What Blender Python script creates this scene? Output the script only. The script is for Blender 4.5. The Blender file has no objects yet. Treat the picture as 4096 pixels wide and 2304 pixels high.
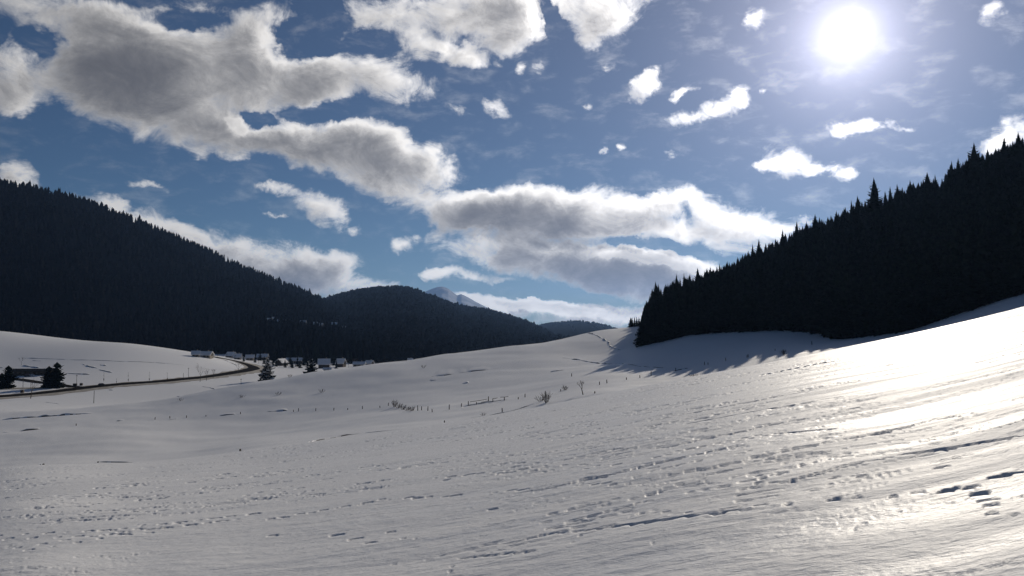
import bpy, bmesh, math, random
import numpy as np
from mathutils import Vector, Matrix

random.seed(7)
RNG = np.random.default_rng(11)
S = bpy.context.scene
COL = S.collection

# ------------------------------------------------------------------ camera
EYE = 1.6                                   # eye height above the snow, metres
FOC = 3216.0                                # focal length of the 4096 px wide photograph, in its pixels
PITCH = math.atan2(148.0, FOC)              # the lens looks slightly up
SUN_AZ, SUN_EL = math.radians(22.95), math.radians(18.6)

cam_data = bpy.data.cameras.new('camera')
cam_data.sensor_fit = 'HORIZONTAL'
cam_data.angle = 2 * math.atan(2048.0 / FOC)
cam_data.clip_start, cam_data.clip_end = 0.1, 60000.0
cam = bpy.data.objects.new('camera', cam_data)
cam.location = (0, 0, EYE)
cam.rotation_euler = (math.pi / 2 + PITCH, 0, 0)
COL.objects.link(cam)
S.camera = cam

S.render.engine = 'CYCLES'
S.cycles.use_denoising = True
S.cycles.volume_bounces = 0
S.cycles.max_bounces = 6
S.cycles.transparent_max_bounces = 8
S.view_settings.view_transform = 'Standard'
S.view_settings.look = 'None'
S.view_settings.gamma = 1.0
S.view_settings.use_curve_mapping = False
S.view_settings.exposure = -0.82


def bearing(px, py):
    """direction of sight through a photograph pixel, y = 1"""
    u, v = (px - 2048.0) / FOC, (1152.0 - py) / FOC
    c, s = math.cos(PITCH), math.sin(PITCH)
    y = c - v * s
    return u / y, 1.0, (s + v * c) / y


def sight(px, py, d):
    """the point at forward distance d (metres) seen at a photograph pixel"""
    x, y, z = bearing(px, py)
    return x * d, d, EYE + z * d


# ------------------------------------------------------------------ node helpers
def node(t, kind, ins=None, **props):
    n = t.nodes.new(kind)
    for k, v in props.items():
        setattr(n, k, v)
    for k, v in (ins or {}).items():
        sock = n.inputs[k]
        if isinstance(v, bpy.types.NodeSocket):
            t.links.new(v, sock)
        else:
            sock.default_value = v
    return n


def M(t, op, a, b=None, c=None, clamp=False):
    ins = {0: a}
    if b is not None: ins[1] = b
    if c is not None: ins[2] = c
    return node(t, 'ShaderNodeMath', ins, operation=op, use_clamp=clamp).outputs[0]


def smooth(t, v, lo, hi, a=0.0, b=1.0):
    return node(t, 'ShaderNodeMapRange', {'Value': v, 'From Min': lo, 'From Max': hi, 'To Min': a, 'To Max': b},
                interpolation_type='SMOOTHSTEP').outputs[0]


# ------------------------------------------------------------------ sky and sun
world = bpy.data.worlds.new('World')
S.world = world
world.use_nodes = True
wt = world.node_tree
wt.nodes.clear()

SUN_DIR = Vector((math.sin(SUN_AZ) * math.cos(SUN_EL), math.cos(SUN_AZ) * math.cos(SUN_EL), math.sin(SUN_EL)))
sun_data = bpy.data.lights.new('sun', 'SUN')
sun_data.energy = 5.0
sun_data.angle = math.radians(0.53)
sun_data.color = (1.0, 0.905, 0.77)
sun = bpy.data.objects.new('sun', sun_data)
sun.rotation_euler = (-SUN_DIR).to_track_quat('-Z', 'Y').to_euler()
sun.location = (200, 500, 400)
COL.objects.link(sun)

SKY_STRENGTH = 0.05
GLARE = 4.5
AIR = (1800.0, .9, 0.0, 3.5)                # altitude, air, dust, ozone
# where the cumulus stand: x, y (photograph pixels of their middle), half width, half height, tilt (degrees), weight
CUMULUS = [
    (180, 15, 420, 75, 0, .75), (520, 60, 200, 60, 0, .7), (40, 300, 130, 120, 0, 1.0), (20, 380, 90, 60, 0, .7),
    (430, 250, 330, 170, 0, 2.1), (730, 250, 340, 190, 8, 1.3), (620, 440, 330, 120, -10, 1.0), (900, 470, 230, 130, 0, 1.1),
    (960, 560, 130, 60, 0, .8), (1060, 130, 150, 110, 30, .9), (1120, 280, 250, 120, 0, 1.1), (1380, 290, 260, 90, 8, .9),
    (1590, 330, 160, 80, -10, .8), (1230, 370, 200, 60, 10, .8),
    (1330, 90, 130, 60, 0, .5), (1480, 60, 200, 60, -20, .6), (1700, 50, 260, 100, 5, .8), (1700, 180, 240, 50, -8, .75), (2020, 60, 230, 110, 10, 1.0),
    (1860, 210, 130, 40, -15, .7), (2060, 130, 120, 80, 0, .8), (2420, 30, 190, 110, 0, 1.1), (2380, 100, 110, 70, 20, .8), (2040, 10, 300, 50, 0, .7),
    (1150, 570, 190, 75, -8, 1.0), (1340, 600, 260, 100, -10, 1.3), (1560, 640, 260, 120, -15, 1.4), (1500, 520, 130, 60, 0, 1.0),
    (1690, 660, 110, 60, -25, .8), (1560, 780, 150, 60, -15, .9), (1190, 500, 80, 30, -15, .5),
    (1275, 838, 120, 62, -5, 1.1), (1130, 762, 85, 28, 0, .8), (1410, 920, 55, 25, 0, .7), (1625, 980, 60, 34, 0, .9), (1080, 870, 45, 14, 0, .6),
    (1740, 960, 50, 40, 0, .5), (60, 690, 110, 65, -15, 1.0),
    (420, 830, 160, 50, -20, .9), (640, 905, 190, 60, -16, 1.0), (860, 990, 230, 80, -14, 1.1), (1120, 1070, 270, 85, -6, 1.1),
    (1330, 1050, 160, 55, 0, .9), (1300, 1140, 330, 55, -3, 1.0), (1180, 1110, 120, 150, 0, .5),
    (1860, 840, 210, 70, 0, 1.1), (2030, 870, 280, 95, 0, 2.1), (2280, 850, 260, 100, -5, 1.4), (2350, 930, 330, 60, 0, 1.2), (2080, 780, 200, 50, 0, .9),
    (2560, 870, 180, 85, 0, .95), (2650, 800, 140, 50, 20, .8), (2850, 860, 170, 80, -20, .9), (2960, 940, 240, 75, 6, .95), (2730, 925, 80, 50, -10, .9),
    (2790, 770, 40, 60, 25, .4), (2050, 1010, 280, 60, 0, 1.0), (2330, 1045, 380, 80, -5, 2.0), (2600, 1100, 330, 90, -6, 2.0), (2700, 1040, 160, 60, -15, .8),
    (2480, 1160, 230, 40, 0, .9), (1900, 1110, 200, 32, -8, .9), (1760, 1085, 60, 20, 0, .7),
    (1990, 1210, 220, 34, -8, 1.1), (2250, 1235, 330, 42, -4, 1.2), (2500, 1250, 260, 36, -2, 1.0), (2400, 1290, 500, 24, 0, .8),
    (1815, 440, 60, 30, -25, .55), (1985, 445, 70, 36, -25, .55), (2330, 430, 34, 22, 0, .45), (2585, 330, 62, 50, 30, .8), (2628, 262, 40, 26, 0, .5),
    (2715, 368, 66, 22, 15, .6), (2745, 460, 80, 34, 0, .75), (2890, 430, 105, 34, 5, .75), (2945, 372, 76, 24, 5, .6), (3070, 385, 24, 26, -30, .45),
    (3445, 510, 150, 34, 5, .85), (3640, 488, 60, 16, 10, .5), (3030, 672, 52, 30, 0, .7), (3150, 650, 130, 52, -12, .85), (3290, 685, 70, 26, 10, .7),
    (3372, 708, 55, 34, -20, .75), (4040, 530, 130, 66, 25, .9), (3010, 66, 90, 40, 25, .5), (2480, 575, 30, 18, 0, .5), (2418, 602, 22, 20, 0, .45),
    (2080, 255, 44, 30, 0, .5), (2175, 250, 40, 28, 0, .45), (3960, 70, 70, 50, 30, .4), (2440, 250, 60, 30, 0, .35), (3210, 895, 45, 14, 0, .4),
    # gaps of open sky and brighter breaks between the decks
    (1300, 20, 130, 60, -20, -1.3), (1190, 150, 150, 70, 10, -1.4), (1540, 140, 110, 50, 0, -1.1), (700, 85, 200, 34, 0, -.9), (2180, 30, 34, 110, 25, -1.1), (1880, 20, 60, 40, 0, -.6), (1830, 130, 80, 30, 0, -.4),
    (1060, 470, 140, 30, -15, -1.1), (1300, 440, 160, 40, 0, -.7), (1150, 640, 60, 30, 0, -.4), (2300, 965, 380, 26, -4, -1.1), (2250, 1010, 160, 20, 0, -.3), (2150, 1165, 300, 34, -6, -1.0), (2420, 1170, 200, 20, -4, -.5),
    (2700, 1000, 150, 40, -12, -.7), (2800, 1000, 60, 50, 0, -.5), (2560, 960, 120, 30, 0, -.5), (1960, 1000, 60, 40, 0, -.5), (2750, 850, 30, 60, 20, -.5), (170, 170, 100, 70, 0, -1.2), (190, 470, 60, 50, 0, -.6), (900, 420, 120, 40, -20, -.3),
    (2690, 590, 22, 24, 0, .35), (3260, 885, 50, 20, 0, .4), (790, 610, 50, 26, 0, .5), (580, 745, 110, 16, 0, .45),
]


def cloud_group(name, with_cumulus):
    g = bpy.data.node_groups.new(name, 'ShaderNodeTree')
    g.interface.new_socket('Place', in_out='INPUT', socket_type='NodeSocketVector')
    g.interface.new_socket('Density', in_out='OUTPUT', socket_type='NodeSocketFloat')
    gi = g.nodes.new('NodeGroupInput')
    go = g.nodes.new('NodeGroupOutput')
    place = gi.outputs[0]                     # bearing and elevation of the sight line, degrees
    V = lambda op, a, b, c=None: node(g, 'ShaderNodeVectorMath', {0: a, 1: b, **({2: c} if c is not None else {})}, operation=op).outputs[0]
    def noise(v, scale, det, rough, dist=0.0):
        return node(g, 'ShaderNodeTexNoise', {'Vector': v, 'Scale': scale, 'Detail': det, 'Roughness': rough, 'Distortion': dist})
    total = None
    if with_cumulus:
        w1 = V('MULTIPLY', V('SUBTRACT', noise(place, 0.16, 2.0, 0.6).outputs['Color'], (.5, .5, .5)), (3.4, 2.0, 0))
        w2 = V('MULTIPLY', V('SUBTRACT', noise(place, 0.8, 3.0, 0.62).outputs['Color'], (.5, .5, .5)), (1.9, 1.2, 0))
        p = V('ADD', V('ADD', place, w1), w2)
        tilts = sorted({c[4] for c in CUMULUS})
        k = math.degrees(1 / FOC)
        count = 0
        for tilt in tilts:
            ca, sa = math.cos(math.radians(tilt)), math.sin(math.radians(tilt))
            q = p if tilt == 0 else None
            for px, py, rx, ry, tl, w in CUMULUS:
                if tl != tilt: continue
                if q is None or count % 12 == 11:
                    # turn the axes; waiting for the running sum keeps the shader's working memory small
                    src = p if total is None else V('MULTIPLY_ADD', total, (1e-7, 1e-7, 0), p)
                    if tilt == 0: q = src
                    else:
                        a = node(g, 'ShaderNodeVectorMath', {0: src, 1: (ca, sa, 0)}, operation='DOT_PRODUCT').outputs['Value']
                        b = node(g, 'ShaderNodeVectorMath', {0: src, 1: (-sa, ca, 0)}, operation='DOT_PRODUCT').outputs['Value']
                        q = node(g, 'ShaderNodeCombineXYZ', {0: a, 1: b}).outputs[0]
                count += 1
                x, y, z = bearing(px, py)
                az_, el_ = math.degrees(math.atan2(x, y)), math.degrees(math.atan2(z, math.hypot(x, y)))
                rx2 = rx * k * math.cos(math.radians(az_)) ** 2 * 1.3
                ry2 = ry * k * math.cos(math.radians(az_)) * 1.32
                cx, cy = az_ * ca + el_ * sa, -az_ * sa + el_ * ca
                m = V('MULTIPLY_ADD', q, (1 / rx2, 1 / ry2, 0), (-cx / rx2, -cy / ry2, 0))
                b = node(g, 'ShaderNodeTexGradient', {0: m}, gradient_type='SPHERICAL').outputs['Fac']
                total = M(g, 'MULTIPLY', b, 1.5 * w) if total is None else M(g, 'MULTIPLY_ADD', b, 1.5 * w, total)
        # thick hearts grow no thicker without end
        total = M(g, 'MAXIMUM', total, 0.0)
        total = M(g, 'MULTIPLY', M(g, 'SUBTRACT', 1.0, M(g, 'EXPONENT', M(g, 'MULTIPLY', total, -.42))), 2.7)
    # unseen cumulus beyond the frame, thinned out to lower the fill light
    s = node(g, 'ShaderNodeSeparateXYZ', {0: place})
    big = noise(place, 0.07, 4.0, 0.55).outputs['Fac']
    out = M(g, 'MAXIMUM', smooth(g, M(g, 'ABSOLUTE', s.outputs[0]), 35.0, 46.0), smooth(g, s.outputs[1], 26.0, 34.0))
    out = M(g, 'MULTIPLY', out, smooth(g, M(g, 'ABSOLUTE', s.outputs[0]), 140.0, 174.0, 1.0, 0.0))     # open sky straight behind
    other = M(g, 'MAXIMUM', M(g, 'MULTIPLY', M(g, 'MULTIPLY', M(g, 'SUBTRACT', big, 0.57), 7.0), out), 0.0)
    total = other if total is None else M(g, 'ADD', total, other)
    # billows: eat into the thin rims, leave the thick hearts
    sq = V('MULTIPLY', place, (1.0, 1.4, 1.0))
    f1 = noise(sq, 0.34, 10.0, 0.68, 0.6).outputs['Fac']
    f2 = M(g, 'MULTIPLY', M(g, 'SUBTRACT', f1, 0.5), 3.7)
    sat = M(g, 'MINIMUM', M(g, 'MULTIPLY', total, 2.2), 1.0)
    dens = M(g, 'ADD', M(g, 'SUBTRACT', total, 0.27), M(g, 'MULTIPLY', f2, M(g, 'MULTIPLY_ADD', sat, 0.62, 0.03)))
    g.links.new(dens, go.inputs[0])
    return g


geo = node(wt, 'ShaderNodeTexCoord').outputs['Generated']
sep = node(wt, 'ShaderNodeSeparateXYZ', {0: geo})
az = M(wt, 'MULTIPLY', M(wt, 'ARCTAN2', sep.outputs[0], sep.outputs[1]), 180 / math.pi)
el = M(wt, 'MULTIPLY', M(wt, 'ARCSINE', sep.outputs[2]), 180 / math.pi)
place = node(wt, 'ShaderNodeCombineXYZ', {0: az, 1: el}).outputs[0]
cosang = node(wt, 'ShaderNodeVectorMath', {0: geo, 1: tuple(SUN_DIR)}, operation='DOT_PRODUCT').outputs['Value']
ang = M(wt, 'MULTIPLY', M(wt, 'ARCCOSINE', M(wt, 'MINIMUM', cosang, 1.0)), 180 / math.pi)
clear = node(wt, 'ShaderNodeTexSky', sky_type='NISHITA', sun_disc=False, sun_elevation=SUN_EL, sun_rotation=SUN_AZ,
             altitude=AIR[0], air_density=AIR[1], dust_density=AIR[2], ozone_density=AIR[3]).outputs[0]
clear = node(wt, 'ShaderNodeVectorMath', {0: clear, 1: (.82, 1.05, 1.17)}, operation='MULTIPLY').outputs[0]     # crisp mountain air


def W(op, a, b):
    return node(wt, 'ShaderNodeVectorMath', {0: a, ('Scale' if op == 'SCALE' else 1): b}, operation=op).outputs[0]


def sky_shader(group):
    """clear sky, cumulus lit from behind by the sun, and lens glare painted round the sun"""
    def density_at(v):
        n = wt.nodes.new('ShaderNodeGroup')
        n.node_tree = group
        wt.links.new(v, n.inputs[0])
        return n.outputs[0]
    d0 = density_at(place)
    to_sun = W('SUBTRACT', (math.degrees(SUN_AZ), math.degrees(SUN_EL) + 14, 0), place)
    to_sun = node(wt, 'ShaderNodeVectorMath', {0: to_sun}, operation='NORMALIZE').outputs[0]
    # (as above: the second look waits for the first)
    here = node(wt, 'ShaderNodeVectorMath', {0: d0, 1: (1e-7, 1e-7, 0), 2: place}, operation='MULTIPLY_ADD').outputs[0]
    d1 = density_at(W('ADD', here, W('SCALE', to_sun, 1.1)))
    cover = smooth(wt, d0, -0.08, 1.05)
    thick = M(wt, 'MAXIMUM', d0, 0.0)
    wisp = node(wt, 'ShaderNodeTexNoise', {'Vector': W('MULTIPLY', place, (.5, 1.1, 1)), 'Scale': .7, 'Detail': 6.0, 'Roughness': .62, 'Distortion': .25}).outputs['Fac']
    veil = M(wt, 'MULTIPLY', M(wt, 'MULTIPLY', smooth(wt, d0, -0.95, 0.3), smooth(wt, wisp, .48, .80)), 0.17)
    veil = M(wt, 'MULTIPLY', veil, smooth(wt, M(wt, 'ABSOLUTE', az), 140.0, 174.0, 1.0, 0.0))
    cover = M(wt, 'MAXIMUM', cover, veil)
    ahead = M(wt, 'MAXIMUM', d1, 0.0)
    path = M(wt, 'ADD', M(wt, 'MULTIPLY', thick, 0.7), M(wt, 'MULTIPLY', ahead, 0.7))
    lit = M(wt, 'EXPONENT', M(wt, 'MULTIPLY', M(wt, 'POWER', path, 1.5), -.74))
    near_sun = M(wt, 'EXPONENT', M(wt, 'MULTIPLY', ang, -1 / 24.0))
    gain = M(wt, 'MULTIPLY_ADD', near_sun, 5.2, 1.0)
    cl = W('SCALE', (1.0, 0.96, 0.90), M(wt, 'MULTIPLY', M(wt, 'MULTIPLY', lit, gain), 1 / SKY_STRENGTH))
    cl = W('ADD', cl, tuple(v / SKY_STRENGTH for v in (0.125, 0.132, 0.155)))
    mix = node(wt, 'ShaderNodeMix', data_type='RGBA')
    wt.links.new(cover, mix.inputs[0]); wt.links.new(clear, mix.inputs[6]); wt.links.new(cl, mix.inputs[7])
    col = mix.outputs[2]
    # lens glare and aureole of the sun, painted into the sky: brightness falls off as one over the angle from it
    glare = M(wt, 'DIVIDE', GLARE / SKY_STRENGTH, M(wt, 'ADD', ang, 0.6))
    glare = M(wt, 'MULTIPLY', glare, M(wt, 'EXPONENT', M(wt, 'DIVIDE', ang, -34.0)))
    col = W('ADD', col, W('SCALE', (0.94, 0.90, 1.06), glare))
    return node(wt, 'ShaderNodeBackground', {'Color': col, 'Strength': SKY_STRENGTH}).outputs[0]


# the named clouds all stand ahead; elsewhere the shader need not look for them
ahead_of = M(wt, 'MULTIPLY', M(wt, 'LESS_THAN', M(wt, 'ABSOLUTE', az), 50.0), M(wt, 'MULTIPLY', M(wt, 'LESS_THAN', el, 36.0), M(wt, 'GREATER_THAN', el, -1.5)))
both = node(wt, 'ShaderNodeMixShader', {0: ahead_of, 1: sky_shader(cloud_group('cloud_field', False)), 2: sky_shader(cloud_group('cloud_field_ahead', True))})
node(wt, 'ShaderNodeOutputWorld', {'Surface': both.outputs[0]})

# ------------------------------------------------------------------ noise in numpy
def _hash(ix, iy, seed):
    h = (ix.astype(np.int64) * 374761393 + iy.astype(np.int64) * 668265263 + seed * 1274126177) & 0xffffffff
    h = ((h ^ (h >> 13)) * 1103515245) & 0xffffffff
    h = ((h ^ (h >> 15)) * 2654435761) & 0xffffffff
    return ((h ^ (h >> 16)) & 0xffff) / 65535.0


def vnoise(x, y, seed=0):
    """gradient noise, 0 to 1"""
    ix, iy = np.floor(x), np.floor(y)
    fx, fy = x - ix, y - iy
    ux = fx * fx * fx * (fx * (fx * 6 - 15) + 10)
    uy = fy * fy * fy * (fy * (fy * 6 - 15) + 10)
    def g(dx, dy):
        a = _hash(ix + dx, iy + dy, seed) * (2 * math.pi)
        return np.cos(a) * (fx - dx) + np.sin(a) * (fy - dy)
    n = (g(0, 0) * (1 - ux) + g(1, 0) * ux) * (1 - uy) + (g(0, 1) * (1 - ux) + g(1, 1) * ux) * uy
    return np.clip(.5 + n * .72, 0, 1)


def fbm(x, y, seed=0, octaves=4, gain=0.5):
    t, amp, norm = 0.0, 1.0, 0.0
    for k in range(octaves):
        t = t + amp * vnoise(x * 2.03 ** k + 17.3 * k, y * 2.03 ** k - 9.1 * k, seed + 31 * k)
        norm += amp
        amp *= gain
    return t / norm


def sstep(v, lo, hi):
    t = np.clip((v - lo) / (hi - lo), 0, 1)
    return t * t * (3 - 2 * t)


# ------------------------------------------------------------------ the lie of the land
# surveyed spot heights: for a bearing (photograph column) pairs of forward distance and height;
# a height given as ('row', r) is the height of what is seen at that photograph row
R = lambda r: ('row', r)
SURVEY = {
    -350: [(60, -11.6), (90, -16.6), (130, -24), (170, -29), (230, -30), (280, -32.5), (330, -35), (390, -37), (480, -36.5), (560, -34), (660, -23), (800, -2), (1000, -8), (1300, -30), (2200, -40)],
    0: [(60, -9.7), (90, R(1875)), (130, -22), (170, R(1862)), (228, R(1730)), (266, R(1683)), (302, R(1646)), (370, -36.8), (480, -36), (560, -34), (660, R(1432)), (800, R(1330)), (1000, -14), (1300, -32), (2200, -40)],
    500: [(60, -9.4), (90, R(1853)), (130, -21), (170, R(1836)), (210, R(1748)), (248, R(1682)), (302, R(1615)), (375, -36.8), (500, -36), (620, R(1452)), (760, R(1374)), (950, -26), (1300, -35), (2200, -40)],
    800: [(60, -8.9), (90, R(1826)), (130, -20), (180, R(1803)), (228, R(1720)), (268, R(1630)), (302, R(1572)), (385, -36), (500, -36.3), (590, -36), (720, R(1425)), (950, -34), (1300, -36), (2200, -40)],
    1000: [(60, -8.6), (90, R(1801)), (130, -18.5), (180, R(1772)), (244, R(1680)), (282, R(1582)), (310, R(1535)), (395, -35.5), (515, -36.5), (740, -36.3), (950, -36), (1300, -36), (2200, -40)],
    1250: [(60, -8.0), (90, R(1768)), (128, -17.6), (185, R(1735)), (250, R(1648)), (294, R(1545)), (326, R(1490)), (420, -35), (600, -37), (1300, -38), (2200, -40)],
    1500: [(60, -7.3), (90, R(1735)), (125, -16.5), (190, R(1694)), (255, R(1612)), (305, R(1506)), (342, R(1456)), (450, -34), (700, -38), (1300, -40), (2200, -40)],
    1780: [(60, -6.5), (90, R(1692)), (125, -15), (190, R(1660)), (258, R(1576)), (314, R(1480)), (358, R(1418)), (465, -27), (700, -37), (1300, -40), (2200, -40)],
    2048: [(60, -5.6), (90, R(1648)), (125, -13.6), (190, R(1626)), (260, R(1540)), (322, R(1452)), (380, R(1385)), (485, -20), (700, -36), (1300, -40), (2200, -40)],
    2400: [(60, -4.3), (95, R(1580)), (130, -11.4), (180, R(1574)), (260, R(1482)), (330, R(1422)), (425, R(1323)), (520, -6), (700, -22), (1300, -30), (2200, -40)],
    2760: [(60, -2.9), (100, R(1511)), (130, -8.0), (170, -11.5), (225, R(1501)), (270, R(1438)), (322, R(1340)), (380, .8), (450, R(1268)), (600, 8), (1300, 0), (2200, -20)],
    3050: [(60, -1.9), (105, R(1457)), (135, -5.8), (170, -8.4), (225, R(1443)), (265, R(1385)), (308, R(1320)), (450, R(1140)), (600, 36), (1300, 40), (2200, 0)],
    3350: [(60, -.9), (110, R(1399)), (140, -4.4), (170, -5.6), (212, R(1392)), (290, R(1326)), (360, 18), (450, R(1004)), (600, 62), (1300, 70), (2200, 20)],
    3700: [(60, .2), (115, R(1330)), (145, -1.2), (170, -1.4), (205, R(1327)), (248, R(1300)), (330, 27), (450, R(868)), (600, 88), (1300, 100), (2200, 40)],
    4096: [(60, 2.0), (120, R(1240)), (150, 2.6), (175, 3.6), (200, R(1226)), (230, R(1172)), (330, 46), (450, R(710)), (600, 122), (1300, 130), (2200, 60)],
    4450: [(60, 3.5), (125, 8.5), (155, 8.4), (190, 9.5), (230, 17), (330, 62), (450, 108), (600, 150), (1300, 160), (2200, 80)],
}
_pts = []
for _px, _rows in SURVEY.items():
    _t = bearing(_px, 1300)[0]
    _first = None
    for _d, _h in _rows:
        _z = sight(_px, _h[1], _d)[2] if isinstance(_h, tuple) else _h
        _r = _d * math.hypot(1, _t)
        _pts.append((math.atan(_t), math.log(_r), _z / _r))
        if _first is None: _first = _z / _r
    for _r, _k in ((2.0, 1.04), (6.0, 1.05), (14.0, 1.05), (32.0, 1.03)):   # the slope the observer stands on
        _pts.append((math.atan(_t), math.log(_r), _first * _k))
_P = np.array(_pts)
_SX = 2.4
_A = np.stack([_P[:, 0] * _SX, _P[:, 1]], 1)


def _kern(d2):
    return 0.5 * d2 * np.log(d2 + 1e-12)


_n = len(_A)
_K = _kern(((_A[:, None] - _A[None]) ** 2).sum(-1)) + np.eye(_n) * 2e-4
_Q = np.concatenate([np.ones((_n, 1)), _A], 1)
_W = np.linalg.solve(np.block([[_K, _Q], [_Q.T, np.zeros((3, 3))]]), np.concatenate([_P[:, 2], np.zeros(3)]))


def land(x, y):
    """height of the bare smooth land, metres, for arrays of x, y"""
    x, y = np.atleast_1d(np.asarray(x, float)), np.atleast_1d(np.asarray(y, float))
    r = np.hypot(x, y)
    th = np.arctan2(x, y)
    rc = np.clip(r, 1.5, 2600.0)
    u, v = np.clip(th, -.66, .68) * _SX, np.log(rc)
    q = np.empty_like(r)
    for i in range(0, len(r), 60000):
        s = slice(i, i + 60000)
        d2 = (u[s, None] - _A[None, :, 0]) ** 2 + (v[s, None] - _A[None, :, 1]) ** 2
        q[s] = _kern(d2) @ _W[:_n] + _W[_n] + u[s] * _W[_n + 1] + v[s] * _W[_n + 2]
    front = np.minimum(r, rc) * q
    plane = .150 * np.sin(th) - .078 * np.cos(th)
    side = plane * r / (1 + r / 260.0)
    k = sstep(np.abs(th), .66, 1.15)
    z = front * (1 - k) + side * k
    return z


WIND = math.radians(-4)                       # drifts and ledges lie across the view


def rough(x, y):
    """drifts, wind crust, ledges and pits on top of the land"""
    r = np.hypot(x, y)
    c, s = math.cos(WIND), math.sin(WIND)
    a, b = x * c + y * s, -x * s + y * c
    z = (fbm(x / 46, y / 30, 3, 3) - .5) * 1.3 * sstep(r, 110, 200) * (1 - sstep(r, 360, 520))
    z = z + (fbm(a / 26, b / 8, 15, 3) - .5) * .55 * sstep(r, 120, 190) * (1 - sstep(r, 330, 420))
    z = z + (fbm(a / 9, b / 2.6, 5, 3) - .5) * .10 * (1 - sstep(r, 150, 300))
    near = 1 - sstep(r, 70, 150)
    patch = sstep(fbm(x / 9, y / 5, 21, 3), .44, .62)
    w = (fbm(a / 1.7, b / 1.7, 8, 4) - .5) * 1.6
    close, far = 1 - sstep(r, 14, 34), sstep(r, 12, 30) * near
    n = fbm(a / .95 + w, b / .24 + 2.2 * w, 40, 3, .5)              # small broken ledges near by
    z = z + (n - .5) * .030 * close
    z = z - sstep(n, .60, .65) * (.06 + .94 * patch) * .034 * close
    n = fbm(a / 2.6 + w, b / .55 + 2.2 * w, 140, 3, .5)             # longer ones farther up the slope
    z = z + (n - .5) * .024 * far
    z = z - sstep(n, .60, .65) * (.06 + .94 * patch) * .075 * far
    n2 = fbm(a / 4.0 + w, b / .7 + 2 * w, 77, 4, .55)
    z = z - sstep(n2, .64, .67) * .05 * near * sstep(r, 8, 16) * patch
    z = z + (fbm(a / .30, b / .20, 60, 2) - .5) * .012 * (1 - sstep(r, 14, 30))
    return z


PITS = []                                      # footprints and broken crust: x, y, half length, half width, depth, direction


def pits(x, y):
    z = np.zeros_like(x)
    for px, py, hl, hw, dp, an in PITS:
        m = np.nonzero((np.abs(x - px) < hl + hw + .6) & (np.abs(y - py) < hl + hw + .6))[0]
        if not len(m): continue
        dx, dy = x[m] - px, y[m] - py
        c, s = math.cos(an), math.sin(an)
        a, b = dx * c + dy * s, -dx * s + dy * c
        e = np.sqrt((a / hl) ** 2 + (b / hw) ** 2)
        z[m] -= dp * (1 - sstep(e, .65, 1.05))
        z[m] += dp * .06 * np.exp(-((e - 1.25) / .22) ** 2)
    return z


def ground_z(x, y):
    x, y = np.atleast_1d(np.asarray(x, float)), np.atleast_1d(np.asarray(y, float))
    return land(x, y) + rough(x, y)


def meet(px, py, lo=2.0, hi=2200.0):
    """where the line of sight through a photograph pixel first meets the land (between forward distances lo and hi)"""
    bx, _, bz = bearing(px, py)
    d = np.exp(np.linspace(math.log(lo), math.log(hi), 1600))
    g = EYE + bz * d - land(bx * d, d)
    i = np.nonzero(g < 0)[0]
    i = i[0] if len(i) else int(np.argmin(g)) + 1          # (a line that just clears the land: its nearest approach)
    i = min(i, len(d) - 1)
    k = d[i] if i == 0 or g[i] >= 0 else d[i - 1] + (d[i] - d[i - 1]) * g[i - 1] / (g[i - 1] - g[i])
    x, y = bx * k, k
    return x, y, float(ground_z(x, y)[0])

# ------------------------------------------------------------------ materials
def material(name, base, rough=.8, spec=.3, grain=None, grain_scale=4.0, bump=0.0, bump_scale=20.0, stretch=(1, 1, 1)):
    m = bpy.data.materials.new(name)
    m.use_nodes = True
    t = m.node_tree
    b = t.nodes['Principled BSDF']
    b.inputs['Base Color'].default_value = (*base, 1)
    b.inputs['Roughness'].default_value = rough
    b.inputs['Specular IOR Level'].default_value = spec
    co = node(t, 'ShaderNodeTexCoord').outputs['Object']
    co = node(t, 'ShaderNodeMapping', {'Vector': co, 'Scale': stretch}).outputs[0]
    if grain:
        n = node(t, 'ShaderNodeTexNoise', {'Vector': co, 'Scale': grain_scale, 'Detail': 4.0, 'Roughness': .6}).outputs['Fac']
        r = node(t, 'ShaderNodeValToRGB', {0: n})
        r.color_ramp.elements[0].position, r.color_ramp.elements[1].position = .32, .68
        r.color_ramp.elements[0].color = (*base, 1)
        r.color_ramp.elements[1].color = (*grain, 1)
        t.links.new(r.outputs[0], b.inputs['Base Color'])
    if bump:
        n = node(t, 'ShaderNodeTexNoise', {'Vector': co, 'Scale': bump_scale, 'Detail': 3.0}).outputs['Fac']
        bn = node(t, 'ShaderNodeBump', {'Height': n, 'Strength': bump, 'Distance': .05})
        t.links.new(bn.outputs[0], b.inputs['Normal'])
    return m


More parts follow.
